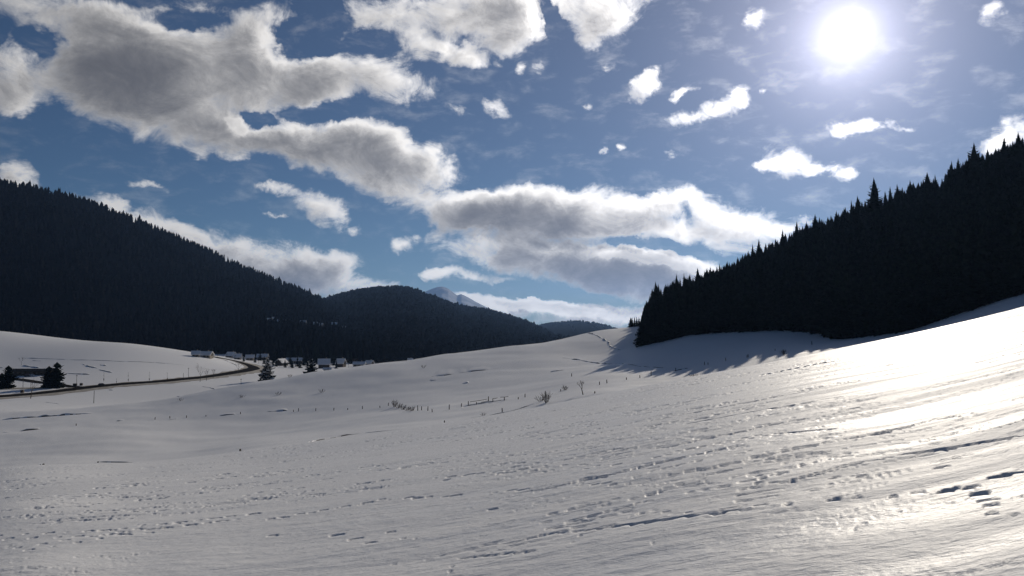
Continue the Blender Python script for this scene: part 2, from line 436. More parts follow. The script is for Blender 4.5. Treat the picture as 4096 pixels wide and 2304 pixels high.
def snow_material():
    m = bpy.data.materials.new('snow')
    m.use_nodes = True
    t = m.node_tree
    b = t.nodes['Principled BSDF']
    pos = node(t, 'ShaderNodeNewGeometry').outputs['Position']
    # wind crust lies in streaks: glazed where it is old, dull where drifted
    st = node(t, 'ShaderNodeMapping', {'Vector': pos, 'Scale': (.06, .8, .3)}).outputs[0]
    glaze = node(t, 'ShaderNodeTexNoise', {'Vector': st, 'Scale': 1.0, 'Detail': 5.0, 'Roughness': .6}).outputs['Fac']
    b.inputs['Base Color'].default_value = (.87, .87, .87, 1)
    t.links.new(smooth(t, glaze, .32, .68, .47, .69), b.inputs['Roughness'])
    b.inputs['Specular IOR Level'].default_value = .11
    fine = node(t, 'ShaderNodeMapping', {'Vector': pos, 'Scale': (.7, 1.4, 1)}).outputs[0]
    n1 = node(t, 'ShaderNodeTexNoise', {'Vector': fine, 'Scale': 16.0, 'Detail': 4.0, 'Roughness': .65}).outputs['Fac']
    n2 = node(t, 'ShaderNodeTexNoise', {'Vector': fine, 'Scale': 3.2, 'Detail': 3.0, 'Roughness': .6}).outputs['Fac']
    h = M(t, 'ADD', M(t, 'MULTIPLY', n1, .45), n2)
    bn = node(t, 'ShaderNodeBump', {'Height': h, 'Strength': .55, 'Distance': .06})
    t.links.new(bn.outputs[0], b.inputs['Normal'])
    return m


def needles_material(name, dark, pale, scale=.7):
    return material(name, dark, 1.0, 0.0, pale, scale)


MAT = {
    'snow': snow_material(),
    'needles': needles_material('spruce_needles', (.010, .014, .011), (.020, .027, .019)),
    'wood_far': needles_material('far_forest', (.005, .006, .007), (.010, .010, .010), .03),
    'bark': material('bark', (.045, .035, .028), .9, .2, (.09, .07, .055), 6.0, .4, 30.0, (1, 1, .2)),
    'post': material('weathered_wood', (.07, .058, .048), .9, .2, (.15, .13, .11), 5.0, .5, 40.0, (1, 1, .1)),
    'twig': material('twigs', (.06, .045, .035), .9, .2, (.11, .085, .065), 3.0),
    'asphalt': material('wet_asphalt', (.020, .019, .019), 1.0, .0, (.038, .034, .031), .6, .2, 8.0),
    'slush': material('dirty_slush', (.22, .19, .15), .8, .3, (.55, .52, .47), .35),
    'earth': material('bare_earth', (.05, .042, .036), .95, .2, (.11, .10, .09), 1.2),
    'roof_snow': material('roof_snow', (.80, .80, .81), .6, .3, (.74, .75, .77), .5, .2, 2.0),
    'render': material('house_render', (.34, .30, .25), .9, .2, (.27, .24, .20), .6),
    'planks': material('dark_planks', (.06, .045, .035), .85, .2, (.10, .075, .055), 2.0, .3, 12.0, (1, 1, .1)),
    'glass': material('window_glass', (.02, .025, .03), .12, .6),
    'metal': material('grey_metal', (.18, .18, .18), .5, .5, (.26, .26, .26), 3.0),
    'paint_dark': material('dark_car_paint', (.02, .022, .03), .3, .5),
    'paint_red': material('red_car_paint', (.16, .015, .012), .3, .5),
    'paint_white': material('white_car_paint', (.70, .70, .70), .3, .5),
    'rubber': material('tyre_rubber', (.02, .02, .02), .85, .3),
    'rock': material('far_rock', (.24, .26, .30), .9, .1, (.46, .48, .52), .0035),
}


# ------------------------------------------------------------------ mesh helpers
def mesh_object(name, verts, faces, mat, parent=None, smooth_faces=False):
    me = bpy.data.meshes.new(name)
    if isinstance(verts, np.ndarray):
        me.vertices.add(len(verts)); me.vertices.foreach_set('co', verts.astype(np.float32).ravel())
        if isinstance(faces, np.ndarray):
            k = faces.shape[1]
            me.loops.add(faces.size); me.loops.foreach_set('vertex_index', faces.astype(np.int32).ravel())
            me.polygons.add(len(faces)); me.polygons.foreach_set('loop_start', np.arange(0, faces.size, k, dtype=np.int32))
        else:
            me.from_pydata([tuple(v) for v in verts], [], faces)
        me.update(calc_edges=True)
    else:
        me.from_pydata(verts, [], faces)
        me.update()
    if smooth_faces:
        me.polygons.foreach_set('use_smooth', np.ones(len(me.polygons), dtype=bool))
    me.materials.append(mat)
    return link(name, me, parent)


def link(name, me, parent=None):
    o = bpy.data.objects.new(name, me)
    COL.objects.link(o)
    if parent is not None: o.parent = parent
    return o


def tag(o, label=None, cat=None, group=None, kind=None):
    for k, v in (('label', label), ('category', cat), ('group', group), ('kind', kind)):
        if v: o[k] = v
    return o


def thing(name, loc, label, cat, group=None, rz=0.0):
    o = link(name, None)
    o.location, o.rotation_euler = loc, (0, 0, rz)
    return tag(o, label, cat, group)


class Shape:
    """collects boxes, tubes and faces for one mesh"""
    def __init__(self): self.v, self.f = [], []

    def add(self, vs, fs):
        n = len(self.v)
        self.v += [tuple(p) for p in vs]
        self.f += [tuple(i + n for i in f) for f in fs]
        return self

    def box(self, x0, x1, y0, y1, z0, z1):
        return self.add([(x0, y0, z0), (x1, y0, z0), (x1, y1, z0), (x0, y1, z0), (x0, y0, z1), (x1, y0, z1), (x1, y1, z1), (x0, y1, z1)],
                        [(3, 2, 1, 0), (4, 5, 6, 7), (0, 1, 5, 4), (1, 2, 6, 5), (2, 3, 7, 6), (3, 0, 4, 7)])

    def tube(self, pts, rads, n=5):
        base = len(self.v)
        for i, (p, r) in enumerate(zip(pts, rads)):
            a, b = Vector(pts[max(0, i - 1)]), Vector(pts[min(len(pts) - 1, i + 1)])
            d = (b - a).normalized()
            u = d.cross(Vector((.3, .9, .2))).normalized()
            w = d.cross(u)
            for k in range(n):
                t = 2 * math.pi * k / n
                self.v.append(tuple(Vector(p) + (u * math.cos(t) + w * math.sin(t)) * r))
        for i in range(len(pts) - 1):
            for k in range(n):
                a, b = base + i * n + k, base + i * n + (k + 1) % n
                self.f.append((a, b, b + n, a + n))
        self.f.append(tuple(base + k for k in reversed(range(n))))
        self.f.append(tuple(base + (len(pts) - 1) * n + k for k in range(n)))
        return self

    def build(self, name, mat, parent=None, sm=False):
        return mesh_object(name, self.v, self.f, mat, parent, sm)

    def mesh(self, name, mat):
        me = bpy.data.meshes.new(name)
        me.from_pydata(self.v, [], self.f)
        me.materials.append(mat)
        return me

# ------------------------------------------------------------------ footprints and broken crust in the near snow
def trail(p0, p1, n, half, wob=4, jit=.3, deep=.55):
    """a line of steps between two places seen in the photograph; half: half length of one print in photograph pixels"""
    for i in range(n):
        t = (i + RNG.uniform(-jit, jit)) / max(1, n - 1)
        side = wob * (1 if i % 2 else -1)
        pit(p0[0] + (p1[0] - p0[0]) * t, p0[1] + (p1[1] - p0[1]) * t + side, half * RNG.uniform(.6, 1.35), deep * RNG.uniform(.7, 1.2), RNG.uniform(-.1, .1))


def pit(px, py, half, deep=.55, an=0.0, slim=.5):
    g = meet(px, py)
    hl = half * g[1] / FOC
    PITS.append((g[0], g[1], hl, max(hl * slim, .05), hl * deep, an))


trail((1095, 2075), (1480, 2010), 9, 22, 1); trail((1520, 2000), (2150, 1955), 13, 24, 1); trail((2330, 1938), (2720, 1937), 10, 20, 3)
trail((0, 2150), (640, 2120), 15, 24, 8); trail((60, 2200), (520, 2130), 10, 20, 8); trail((420, 2130), (1000, 2065), 17, 26, 8)
trail((980, 1990), (1330, 1920), 12, 20, 8); trail((2150, 1765), (2640, 1680), 26, 12, 8); trail((2010, 1862), (2330, 1850), 10, 18, 6)
trail((1750, 1915), (2040, 1885), 11, 22, 5); trail((730, 1925), (1160, 1870), 16, 18, 8); trail((230, 1995), (560, 1925), 13, 20, 10); trail((2600, 1830), (3050, 1740), 18, 18, 4)
trail((1700, 1850), (2200, 1800), 20, 16, 8); trail((2100, 1880), (2500, 1860), 12, 18, 4); trail((2460, 1740), (2700, 1690), 12, 12, 4); trail((300, 1965), (650, 1960), 9, 14, 10)
for q in [(3338, 2005, 36), (3428, 1994, 24), (3573, 1990, 22), (3672, 1974, 36, .5, .1), (3795, 1965, 55, .5, .2), (3885, 1953, 40, .5, .1), (3920, 1975, 46, .5, -.5), (3955, 2000, 44, .5, -.4),
          (3965, 2022, 34), (3968, 2056, 28), (4055, 2060, 24), (3765, 1870, 40, .5, .1), (3410, 2118, 14), (3030, 1932, 26), (3090, 1930, 26), (3170, 1924, 24), (3335, 1909, 30, .5, .1), (3445, 1905, 28, .5, .1),
          (3040, 2027, 34), (3150, 2024, 24), (2210, 2058, 28, .5, -.1), (2265, 2045, 9), (2560, 2052, 20), (1612, 2154, 12), (1660, 2156, 9), (1560, 2121, 26), (1345, 2136, 36), (1420, 2150, 36), (1480, 2170, 34),
          (1970, 2035, 28), (1880, 2035, 18), (1575, 2252, 12), (1808, 2266, 12), (1800, 2290, 12), (2320, 2143, 12), (2290, 2173, 9), (2610, 2172, 8), (1095, 2140, 30), (855, 2160, 18), (560, 2100, 24), (700, 2095, 22)]:
    pit(*q)
# long sastrugi edges
for (p0, p1, h, w) in [((2340, 2122), (2960, 2045), .09, .10), ((2160, 2140), (2290, 2125), .05, .06), ((1850, 2232), (2130, 2205), .05, .08),
                       ((3100, 1735), (3330, 1718), .10, .16), ((3620, 1820), (4080, 1745), .10, .12), ((3960, 1915), (4096, 1890), .10, .08),
                       ((2750, 1695), (3350, 1590), .12, .25), ((3050, 1500), (3330, 1445), .5, .8)]:
    a, b = meet(*p0), meet(*p1)
    L = math.hypot(b[0] - a[0], b[1] - a[1])
    an = math.atan2(b[1] - a[1], b[0] - a[0])
    h, w = h * .6, w * .6
    k = max(3, int(L / .5))
    for i in range(k):
        t = (i + .5) / k
        PITS.append((a[0] + (b[0] - a[0]) * t, a[1] + (b[1] - a[1]) * t + .06 * w * math.sin(i * 1.7), L / k * .8, w * (.6 + .4 * math.sin(math.pi * t)), h, an))

# ------------------------------------------------------------------ the snow covered ground: one sheet to the horizon
rings = [0.6]
while rings[-1] < 15500:
    r = rings[-1]
    rings.append(r * (1.03 if r < 5 else 1.0072 if r < 110 else 1.0125 if r < 420 else 1.02 if r < 1200 else 1.12))
rings = np.array(rings)
A0 = .66
ang = np.concatenate([np.linspace(-A0, A0, 1100), np.linspace(A0, 2 * math.pi - A0, 70)[1:-1]])
RR, TT = np.meshgrid(rings, ang, indexing='ij')
gx, gy = (RR * np.sin(TT)).ravel(), (RR * np.cos(TT)).ravel()
gz = land(gx, gy)
m = np.hypot(gx, gy) < 560
gz[m] += rough(gx[m], gy[m])
m = np.hypot(gx, gy) < 150
gz[m] += pits(gx[m], gy[m])
nr, na = len(rings), len(ang)
i, j = np.meshgrid(np.arange(nr - 1), np.arange(na), indexing='ij')
j2 = (j + 1) % na
quads = np.stack([i * na + j, i * na + j2, (i + 1) * na + j2, (i + 1) * na + j], -1).reshape(-1, 4)[:, ::-1]
hub = len(gx)
gv = np.concatenate([np.stack([gx, gy, gz], 1), [[0, 0, float(gz[:na].mean())]]])
ground = mesh_object('ground', gv, quads, MAT['snow'], None, True)
gm = ground.data
cap = bmesh.new(); cap.from_mesh(gm); cap.verts.ensure_lookup_table()
for k in range(na):
    f = cap.faces.new((cap.verts[hub], cap.verts[(k + 1) % na], cap.verts[k])); f.smooth = True
cap.to_mesh(gm); cap.free()
tag(ground, kind='structure')

# ------------------------------------------------------------------ forested hills beyond the valley
def interp(tab, x):
    return np.interp(x, [p[0] for p in tab], [p[1] for p in tab])


def hill(name, ridge, dist, base, back, foot_z, n=(260, 60), lump=1.0, seed=0, mat='wood_far', tree=10.0):
    """a hill from its skyline: ridge (column, row), forward distance of ridge and of foot; returns its height field for planting"""
    px = np.linspace(ridge[0][0], ridge[-1][0], n[0])
    row = interp(ridge, px)
    D1, D0 = interp(dist, px), interp(base, px)
    t = np.array([bearing(p, 1300)[0] for p in px])
    zr = np.array([sight(p, r, d)[2] for p, r, d in zip(px, row, D1)]) - tree
    vs = np.concatenate([np.linspace(0, 1, n[1]), 1 + np.linspace(0, 1, 14)[1:]])
    V = np.empty((len(vs), n[0], 3))
    for k, s in enumerate(vs):
        if s <= 1:
            d = D0 + (D1 - D0) * s
            p = s ** 1.05 * .8 + .2 * sstep(s, 0, 1)
            z = foot_z + (zr - foot_z) * p
        else:
            d = D1 + (s - 1) * back
            z = zr + (foot_z - zr) * sstep(s - 1, 0, 1)
        V[k, :, 0], V[k, :, 1], V[k, :, 2] = t * d, d, z
    X, Y = V[..., 0], V[..., 1]
    H = (zr - foot_z)[None, :]
    env = np.sin(np.pi * np.clip(vs, 0, 1))[:, None] ** .8
    V[..., 2] += (fbm(X / 260, Y / 400, seed, 4) - .5) * H * .34 * env * lump
    nf, na_ = len(vs), n[0]
    i, j = np.meshgrid(np.arange(nf - 1), np.arange(na_ - 1), indexing='ij')
    q = np.stack([i * na_ + j, i * na_ + j + 1, (i + 1) * na_ + j + 1, (i + 1) * na_ + j], -1).reshape(-1, 4)
    o = mesh_object(name, V.reshape(-1, 3), q, MAT[mat], None, True)
    tag(o, kind='structure')
    return V[:n[1] + 3]


LEFT_RIDGE = [(-3400, 1290), (-2800, 1120), (-2000, 820), (-1400, 640), (-900, 560), (-400, 640), (0, 727), (200, 766), (300, 792), (400, 824), (500, 862), (600, 905), (700, 946), (800, 988), (900, 1032), (1000, 1078), (1100, 1118), (1200, 1160), (1290, 1197), (1360, 1232), (1440, 1290), (1520, 1350), (1600, 1420)]
left_field = hill('hill', LEFT_RIDGE, [(-3400, 1500), (-900, 1700), (0, 1800), (1290, 2500), (1600, 2700)], [(-3400, 800), (-900, 900), (0, 960), (800, 1070), (940, 1060), (1000, 890), (1200, 880), (1600, 870)], 900, -36.5, (440, 90), 1.0, 4)
MID_RIDGE = [(1150, 1260), (1230, 1225), (1290, 1197), (1340, 1180), (1400, 1163), (1460, 1152), (1520, 1146), (1590, 1143), (1640, 1149), (1700, 1171), (1780, 1200), (1850, 1222), (1950, 1235), (2030, 1258), (2100, 1280), (2170, 1310), (2280, 1365), (2400, 1430)]
mid_field = hill('hill', MID_RIDGE, [(1150, 3300), (2400, 3600)], [(1150, 1300), (1450, 950), (1600, 900), (1800, 1050), (2048, 1350), (2400, 2000)], 1500, -38, (200, 60), .6, 9)
FAR_RIDGE = [(1980, 1370), (2060, 1330), (2140, 1302), (2200, 1288), (2260, 1282), (2320, 1280), (2380, 1288), (2430, 1299), (2470, 1312), (2560, 1340), (2700, 1390)]
far_field = hill('hill', FAR_RIDGE, [(1980, 5600), (2700, 5600)], [(1980, 3000), (2700, 2500)], 1500, -42, (120, 40), .4, 14)
PEAK = [(1500, 1260), (1620, 1195), (1690, 1172), (1720, 1158), (1748, 1148), (1770, 1146), (1792, 1154), (1815, 1172), (1828, 1181), (1845, 1176), (1868, 1187), (1900, 1205), (1990, 1250)]
hill('mountain', PEAK, [(1500, 16000), (1990, 16000)], [(1500, 13000), (1990, 13000)], 2500, -60, (140, 50), .5, 21, 'rock', 0.0)

# ------------------------------------------------------------------ trees
def spruce_shapes(h, r, whorls, per, rng, detail=True, core=.52, outline=lambda t: (1 - t) ** .74 * (.75 + .25 * min(1, t / .10))):
    """crown of drooping boughs round an inner core, and a trunk, for a spruce of height h and foot radius r"""
    cr, tr = Shape(), Shape()
    tr.tube([(0, 0, -.6), (0, 0, h * .5), (0, 0, h * .97)], [h * .013, h * .009, .02], 6)
    # inner core keeps the crown dark and dense
    k = 7
    zs = [h * .04, h * .3, h * .6, h * .84]
    rs = [r * core * outline(q) for q in (.04, .3, .6, .84)]
    base = len(cr.v)
    for z, q in zip(zs, rs):
        for i in range(k):
            a = 2 * math.pi * i / k + z
            cr.v.append((math.cos(a) * q * rng.uniform(.7, 1.2), math.sin(a) * q * rng.uniform(.7, 1.2), z))
    for s in range(3):
        for i in range(k):
            a, b = base + s * k + i, base + s * k + (i + 1) % k
            cr.f.append((a, b, b + k, a + k))
    cr.v.append((0, 0, h * .985))
    for i in range(k):
        cr.f.append((base + 3 * k + i, base + 3 * k + (i + 1) % k, base + 4 * k))
    turn = 0.0
    for w in range(whorls):
        t0 = w / (whorls - 1)
        m = max(4, int(per * (.5 + .5 * (1 - t0))))
        turn += 2.4
        for i in range(m):
            t = min(max(t0 + rng.uniform(-.5, .5) / whorls, 0), .985)
            z = h * (.02 + .955 * t)
            L = (r * outline(t) + .012 * h * (1 - t)) * rng.choice([.62, .8, .95, 1.0, 1.12]) * rng.uniform(.9, 1.1)
            a = 2 * math.pi * (i + rng.uniform(-.35, .35)) / m + turn
            ca, sa = math.cos(a), math.sin(a)
            # low boughs hang, upper ones rise; tips turn up
            slope = -.42 + .80 * t + rng.uniform(-.12, .12)
            wd = L * rng.uniform(.20, .30) + .008 * h * (1.3 - t)
            mz = z + slope * L * .55 - .02 * L
            tz = z + slope * L + .07 * L
            mid = (ca * L * .55, sa * L * .55, mz)
            tip = (ca * L, sa * L, tz)
            s1 = (mid[0] - sa * wd, mid[1] + ca * wd, mz - wd * .45)
            s2 = (mid[0] + sa * wd, mid[1] - ca * wd, mz - wd * .45)
            root = (ca * L * .05, sa * L * .05, z + .03 * L)
            if detail:
                hang = L * rng.uniform(.16, .30) * (1 - .6 * t)
                low = (ca * L * .55, sa * L * .55, mz - hang)
                low2 = (ca * L * .86, sa * L * .86, tz - .04 * L - hang * .7)
                cr.add([root, s1, tip, s2, mid, low, low2], [(0, 1, 4), (1, 2, 4), (2, 3, 4), (3, 0, 4), (0, 5, 4), (4, 6, 2)])
            else:
                cr.add([root, s1, tip, s2], [(0, 1, 2), (0, 2, 3)])
    b = h * .01
    cr.add([(b, 0, h * .93), (-b * .6, b * .9, h * .93), (-b * .6, -b * .9, h * .93), (0, 0, h)], [(0, 1, 3), (1, 2, 3), (2, 0, 3)])
    return cr, tr


VAR = []
for k in range(6):
    rg = random.Random(100 + k)
    c_, t_ = spruce_shapes(1.0 * 22, 5.0 * (1 + .12 * (k % 3 - 1)), 25 + k % 3, 13, rg)
    VAR.append((c_.mesh('crown', MAT['needles']), t_.mesh('trunk', MAT['bark'])))

FOREST = 'spruces of the dense dark forest above the snow'


def plant(x, y, z, h, k, label, group=FOREST, wide=1.0, name='spruce_tree'):
    o = thing(name, (x, y, z), label, 'tree', group, RNG.uniform(0, 6.28))
    s = h / 22.0
    for part, me in (('crown', VAR[k][0]), ('trunk', VAR[k][1])):
        p = link(part, me, o)
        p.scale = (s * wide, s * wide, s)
    return o


# forest floor outline: the near edge seen in the photograph, then back up the slope
EDGE = [(2572, 1362, 332), (2600, 1366, 328), (2680, 1352, 326), (2760, 1341, 322), (2860, 1331, 318), (2960, 1323, 312), (3050, 1320, 308), (3150, 1321, 304), (3250, 1323, 298),
        (3340, 1327, 291), (3380, 1346, 270), (3430, 1346, 264), (3500, 1338, 260), (3560, 1326, 256), (3650, 1308, 250), (3800, 1264, 243), (3950, 1216, 236), (4096, 1170, 230), (4300, 1100, 226), (4600, 1010, 220), (5400, 900, 215)]
eb = [bearing(p[0], 1300)[0] for p in EDGE]
ed = [p[2] for p in EDGE]
# the skyline the tree tops reach
SKYLINE = [(2555, 1290), (2575, 1215), (2600, 1165), (2625, 1120), (2650, 1136), (2690, 1118), (2740, 1098), (2790, 1086), (2830, 1062), (2860, 1058), (2930, 1032), (3000, 988), (3040, 968), (3080, 952), (3150, 925), (3200, 895), (3260, 870), (3330, 850),
           (3390, 818), (3430, 790), (3460, 792), (3540, 790), (3580, 760), (3640, 730), (3710, 700), (3760, 720), (3800, 650), (3850, 640), (3900, 590), (3960, 600), (4010, 560), (4060, 545), (4096, 540), (4500, 400)]


def row_of(x, y, z):
    t = (z - EYE) / y
    c, s = math.cos(PITCH), math.sin(PITCH)
    v = (t * c - s) / (c + t * s)
    return 1152 - v * FOC


def col_of(x, y, z):
    t = (z - EYE) / y
    return 2048 + FOC * x / y * (math.cos(PITCH) - (1152 - row_of(x, y, z)) / FOC * math.sin(PITCH))


cand = []
sp = 4.6
for gy_ in np.arange(205, 540, sp):
    for gx_ in np.arange(50, 540, sp):
        x, y = gx_ + RNG.uniform(-.42, .42) * sp, gy_ + RNG.uniform(-.42, .42) * sp
        b = x / y
        if b < eb[0] or b > 1.02: continue
        d = y - np.interp(b, eb, ed)
        if d < 0: continue
        cand.append((x, y, d))
# a close row along the edge, boughs to the ground
for k in range(len(EDGE) - 1):
    L = math.hypot(eb[k + 1] * ed[k + 1] - eb[k] * ed[k], ed[k + 1] - ed[k])
    for q in range(max(1, int(L / 3.2))):
        t = (q + RNG.uniform(.2, .8)) / max(1, int(L / 3.2))
        b, d = eb[k] + (eb[k + 1] - eb[k]) * t, ed[k] + (ed[k + 1] - ed[k]) * t
        d += RNG.uniform(-1.0, 1.2)
        cand.append((b * d, d, 0.0))
# the left flank runs straight back from the corner
for d in np.arange(334, 392, 3.4):
    b = eb[0] + (d - 332) * .00008
    cand.append((b * d + RNG.uniform(-.6, .6), d, 0.0))
cand = np.array(cand)
cz = ground_z(cand[:, 0], cand[:, 1])
trees = []
for (x, y, d), z in zip(cand, cz):
    h = RNG.uniform(15, 25) if d > 0 else RNG.uniform(14, 23)
    c = col_of(x, y, z + h * .8)
    cap = EYE + bearing(c, np.interp(c, [p[0] for p in SKYLINE], [p[1] for p in SKYLINE]) + (RNG.uniform(0, 24) if RNG.random() < .2 else RNG.uniform(14, 66)))[2] * y - z
    h = min(h * 1.15, cap)
    if h < 5.0: continue
    trees.append([x, y, z - .2, h, RNG.uniform(.95, 1.35), d])
# emergent trees that break the skyline
EMERGENT = [
    (3495, 706, 372, 1.35, 'tallest broad spruce standing clear of the forest skyline below the sun'), (3895, 566, 352, 1.35, 'broad spruce high on the skyline, left of the last dip before the corner'), (3950, 590, 350, 1.0, 'smaller spruce in the dip between the two highest broad ones'),
    (4072, 522, 340, 1.25, 'highest spruce top of the forest, beside the right edge'), (4016, 542, 350, 1.05, 'second highest spruce top, next to the highest one'), (3708, 684, 380, 1.05, 'pointed spruce alone on the skyline between the tallest broad one and the upper group'), (2622, 1122, 338, 1.15, 'tall spruce whose pointed top ends the forest skyline at its lower corner'),
    (3806, 640, 365, .9, 'left one of twin pointed tops on the upper skyline'), (3832, 628, 368, .9, 'right one of twin pointed tops on the upper skyline'), (2578, 1236, 336, .9, 'shorter spruce leaning out at the lower corner of the forest'), (3640, 716, 375, 1.0, 'spruce left of the lone pointed one on the skyline'),
    (3430, 778, 372, .9, 'slim top just left of the tallest broad spruce'), (3405, 798, 372, .9, 'lower slim top second left of the tallest broad spruce'), (3740, 694, 372, .9, 'low top just right of the lone pointed spruce'), (3588, 732, 376, .9, 'blunt top third right of the tallest broad spruce'), (3560, 742, 376, .9, 'pointed top second right of the tallest broad spruce'), (3540, 760, 374, .9, 'lower top first right of the tallest broad spruce'),
    (3260, 852, 372, 1.0, 'rounded top midway up the skyline'), (3187, 880, 372, 1.05, 'broad top below the midway rounded one'), (3225, 878, 370, .8, 'slim top between the two midway rounded ones'), (2790, 1066, 345, 1.0, 'first pointed top above the lower corner of the skyline'), (3035, 952, 360, 1.05, 'pointed fir standing above the even lower skyline'), (3010, 972, 362, .8, 'slim top left of the pointed fir on the lower skyline'),
    (2706, 1092, 345, .8, 'small pointed top right of the lower corner'), (2736, 1088, 345, .8, 'second small pointed top right of the lower corner'), (3860, 640, 360, 1.1, 'wide low shoulder spruce left of the highest broad ones'), (3345, 838, 372, .9, 'slim pointed top below the tallest broad spruce'), (3130, 912, 368, .9, 'short top among the even tips midway')]
for px, top, d, wide, lb in EMERGENT:
    x, y, zt = sight(px, top, d)
    z = float(ground_z(x, y)[0])
    trees.append([x, y, z - .2, zt - z, wide, 1.0, lb])

# which of them show most: walk outward, keep the skyline reached so far for each bearing
order = sorted(range(len(trees)), key=lambda q: trees[q][1])
horizon = np.full(1500, -9.0)
score = np.zeros(len(trees))
for q in order:
    x, y, z, h, w, d = trees[q][:6]
    b = x / y
    half = 3.0 * h / 22 * w / y
    i0, i1 = int((b - half) * 1500), int((b + half) * 1500) + 1
    i0, i1 = max(i0, 0), min(i1, 1500)
    if i1 <= i0: continue
    bins = np.arange(i0, i1)
    rel = 1 - np.abs((bins + .5) / 1500 - b) / (half + 1e-6)
    top = (z + h * np.clip(rel, .05, 1) - EYE) / y
    score[q] = np.clip(top - np.maximum(horizon[bins], (z - EYE) / y), 0, None).sum() if b < .645 else 0
    horizon[bins] = np.maximum(horizon[bins], top)
score[[len(t) > 6 for t in trees]] += 99
best = set(np.argsort(-score)[:296].tolist())
stuff_v, stuff_f, nv = [], [], 0
low = []
for k in range(4):
    c_, _t = spruce_shapes(22.0, 4.6, 15, 9, random.Random(300 + k), False)
    tri = [f for f in c_.f for f in ([f] if len(f) == 3 else [(f[0], f[a], f[a + 1]) for a in range(1, len(f) - 1)])]
    low.append((np.array(c_.v), np.array(tri)))
for q, (x, y, z, h, w, d, *own) in enumerate(trees):
    if q in best:
        if own: lb, gp = own[0], 'spruce tops breaking the forest skyline'
        elif d == 0.0: lb, gp = 'dark spruce in the front row of the forest, boughs down to the snow', 'spruces in the front row of the forest edge'
        else: lb, gp = 'dark spruce inside the dense forest, only its upper boughs showing', FOREST
        plant(x, y, z, h, q % 6, lb, gp, w)
    else:
        v, f = low[q % 4]
        a = RNG.uniform(0, 6.28); s = h / 22
        rot = np.array([[math.cos(a), math.sin(a)], [-math.sin(a), math.cos(a)]])
        p = v * s
        p = np.concatenate([p[:, :2] @ rot * w, p[:, 2:]], 1) + (x, y, z)
        stuff_v.append(p); stuff_f.append(f + nv); nv += len(v)
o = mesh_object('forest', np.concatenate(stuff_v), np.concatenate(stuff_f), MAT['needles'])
tag(o, 'deeper rows of the dark spruce forest on the slope under the sun', 'forest', None, 'stuff')

# small clump at the far end of the same forest, over the brow of the knoll
for px, top, d in [(2528, 1290, 452), (2538, 1280, 455), (2547, 1282, 452), (2556, 1278, 458), (2522, 1296, 450), (2566, 1272, 460)]:
    x, y, zt = sight(px, top, d)
    z = float(ground_z(x, y)[0]) - .3
    plant(x, y, z, max(6.0, zt - z), int(px) % 6, 'small dark spruce in the clump peeping over the brow of the knoll', 'spruces peeping over the knoll', 1.1)


# ------------------------------------------------------------------ far woods: masses of trees on the hills
def wood(name, field, count, h0, h1, ratio, label, seed, ridge_extra=0, sides=5, px_lo=0.0):
    rg = np.random.default_rng(seed)
    ns, na_ = field.shape[:2]
    s = rg.uniform(0.0, ns - 4.001, count) ** 1.0
    a = rg.uniform(px_lo * na_, na_ - 1.001, count)
    if ridge_extra:
        s = np.concatenate([s, rg.uniform(ns - 5.2, ns - 2.9, ridge_extra)])
        a = np.concatenate([a, rg.uniform(px_lo * na_, na_ - 1.001, ridge_extra)])
    i, j = s.astype(int), a.astype(int)
    fs, fa = (s - i)[:, None], (a - j)[:, None]
    P = field[i, j] * (1 - fs) * (1 - fa) + field[i + 1, j] * fs * (1 - fa) + field[i, j + 1] * (1 - fs) * fa + field[i + 1, j + 1] * fs * fa
    n = len(P)
    h = rg.uniform(h0, h1, n) * np.where(rg.random(n) < .06, 1.35, 1.0)
    r = h * ratio * rg.uniform(.8, 1.3, n)
    rg0 = rg.uniform(0, 6.28, n)
    prof = [(.0, .75), (.18, 1.0), (.36, .62), (.42, .80), (.66, .36), (.70, .48)]
    vs = []
    for z, q in prof:
        for k in range(sides):
            an = rg0 + 2 * math.pi * k / sides + z * 2
            jr = rg.uniform(.75, 1.25, n)
            vs.append(np.stack([P[:, 0] + np.cos(an) * r * q * jr, P[:, 1] + np.sin(an) * r * q * jr, P[:, 2] - 1.5 + h * z], 1))
    vs.append(np.stack([P[:, 0], P[:, 1], P[:, 2] - 1.5 + h], 1))
    V = np.stack(vs, 1)
    m = len(prof)
    tri = []
    for l in range(m - 1):
        for k in range(sides):
            a0, b0 = l * sides + k, l * sides + (k + 1) % sides
            tri += [(a0, b0, b0 + sides), (a0, b0 + sides, a0 + sides)]
    for k in range(sides):
        tri.append(((m - 1) * sides + k, (m - 1) * sides + (k + 1) % sides, m * sides))
    tri = np.array(tri)
    F = (tri[None] + (np.arange(n) * V.shape[1])[:, None, None]).reshape(-1, 3)
    o = mesh_object(name, V.reshape(-1, 3), F, MAT['wood_far'])
    return tag(o, label, 'forest', None, 'stuff')


wood('forest', left_field, 11000, 14, 23, .20, 'dark forest covering the big hill across the valley', 5, 1500, 5, .22)
wood('forest', mid_field, 4200, 11, 18, .42, 'blue grey forest on the rounded hill at the end of the valley', 6, 900, 5)
wood('forest', far_field, 60, 9, 13, .7, 'pale blue forest along the crest of the farthest low hill', 7, 420, 4)

# ------------------------------------------------------------------ road through the valley
def place(px, py, lo=2.0):
    g = meet(px, py, lo)
    return g


def on_valley(px, py):
    """a spot on the valley floor behind the knoll"""
    return place(px, py, 385.0 if px < 1200 else 430.0)


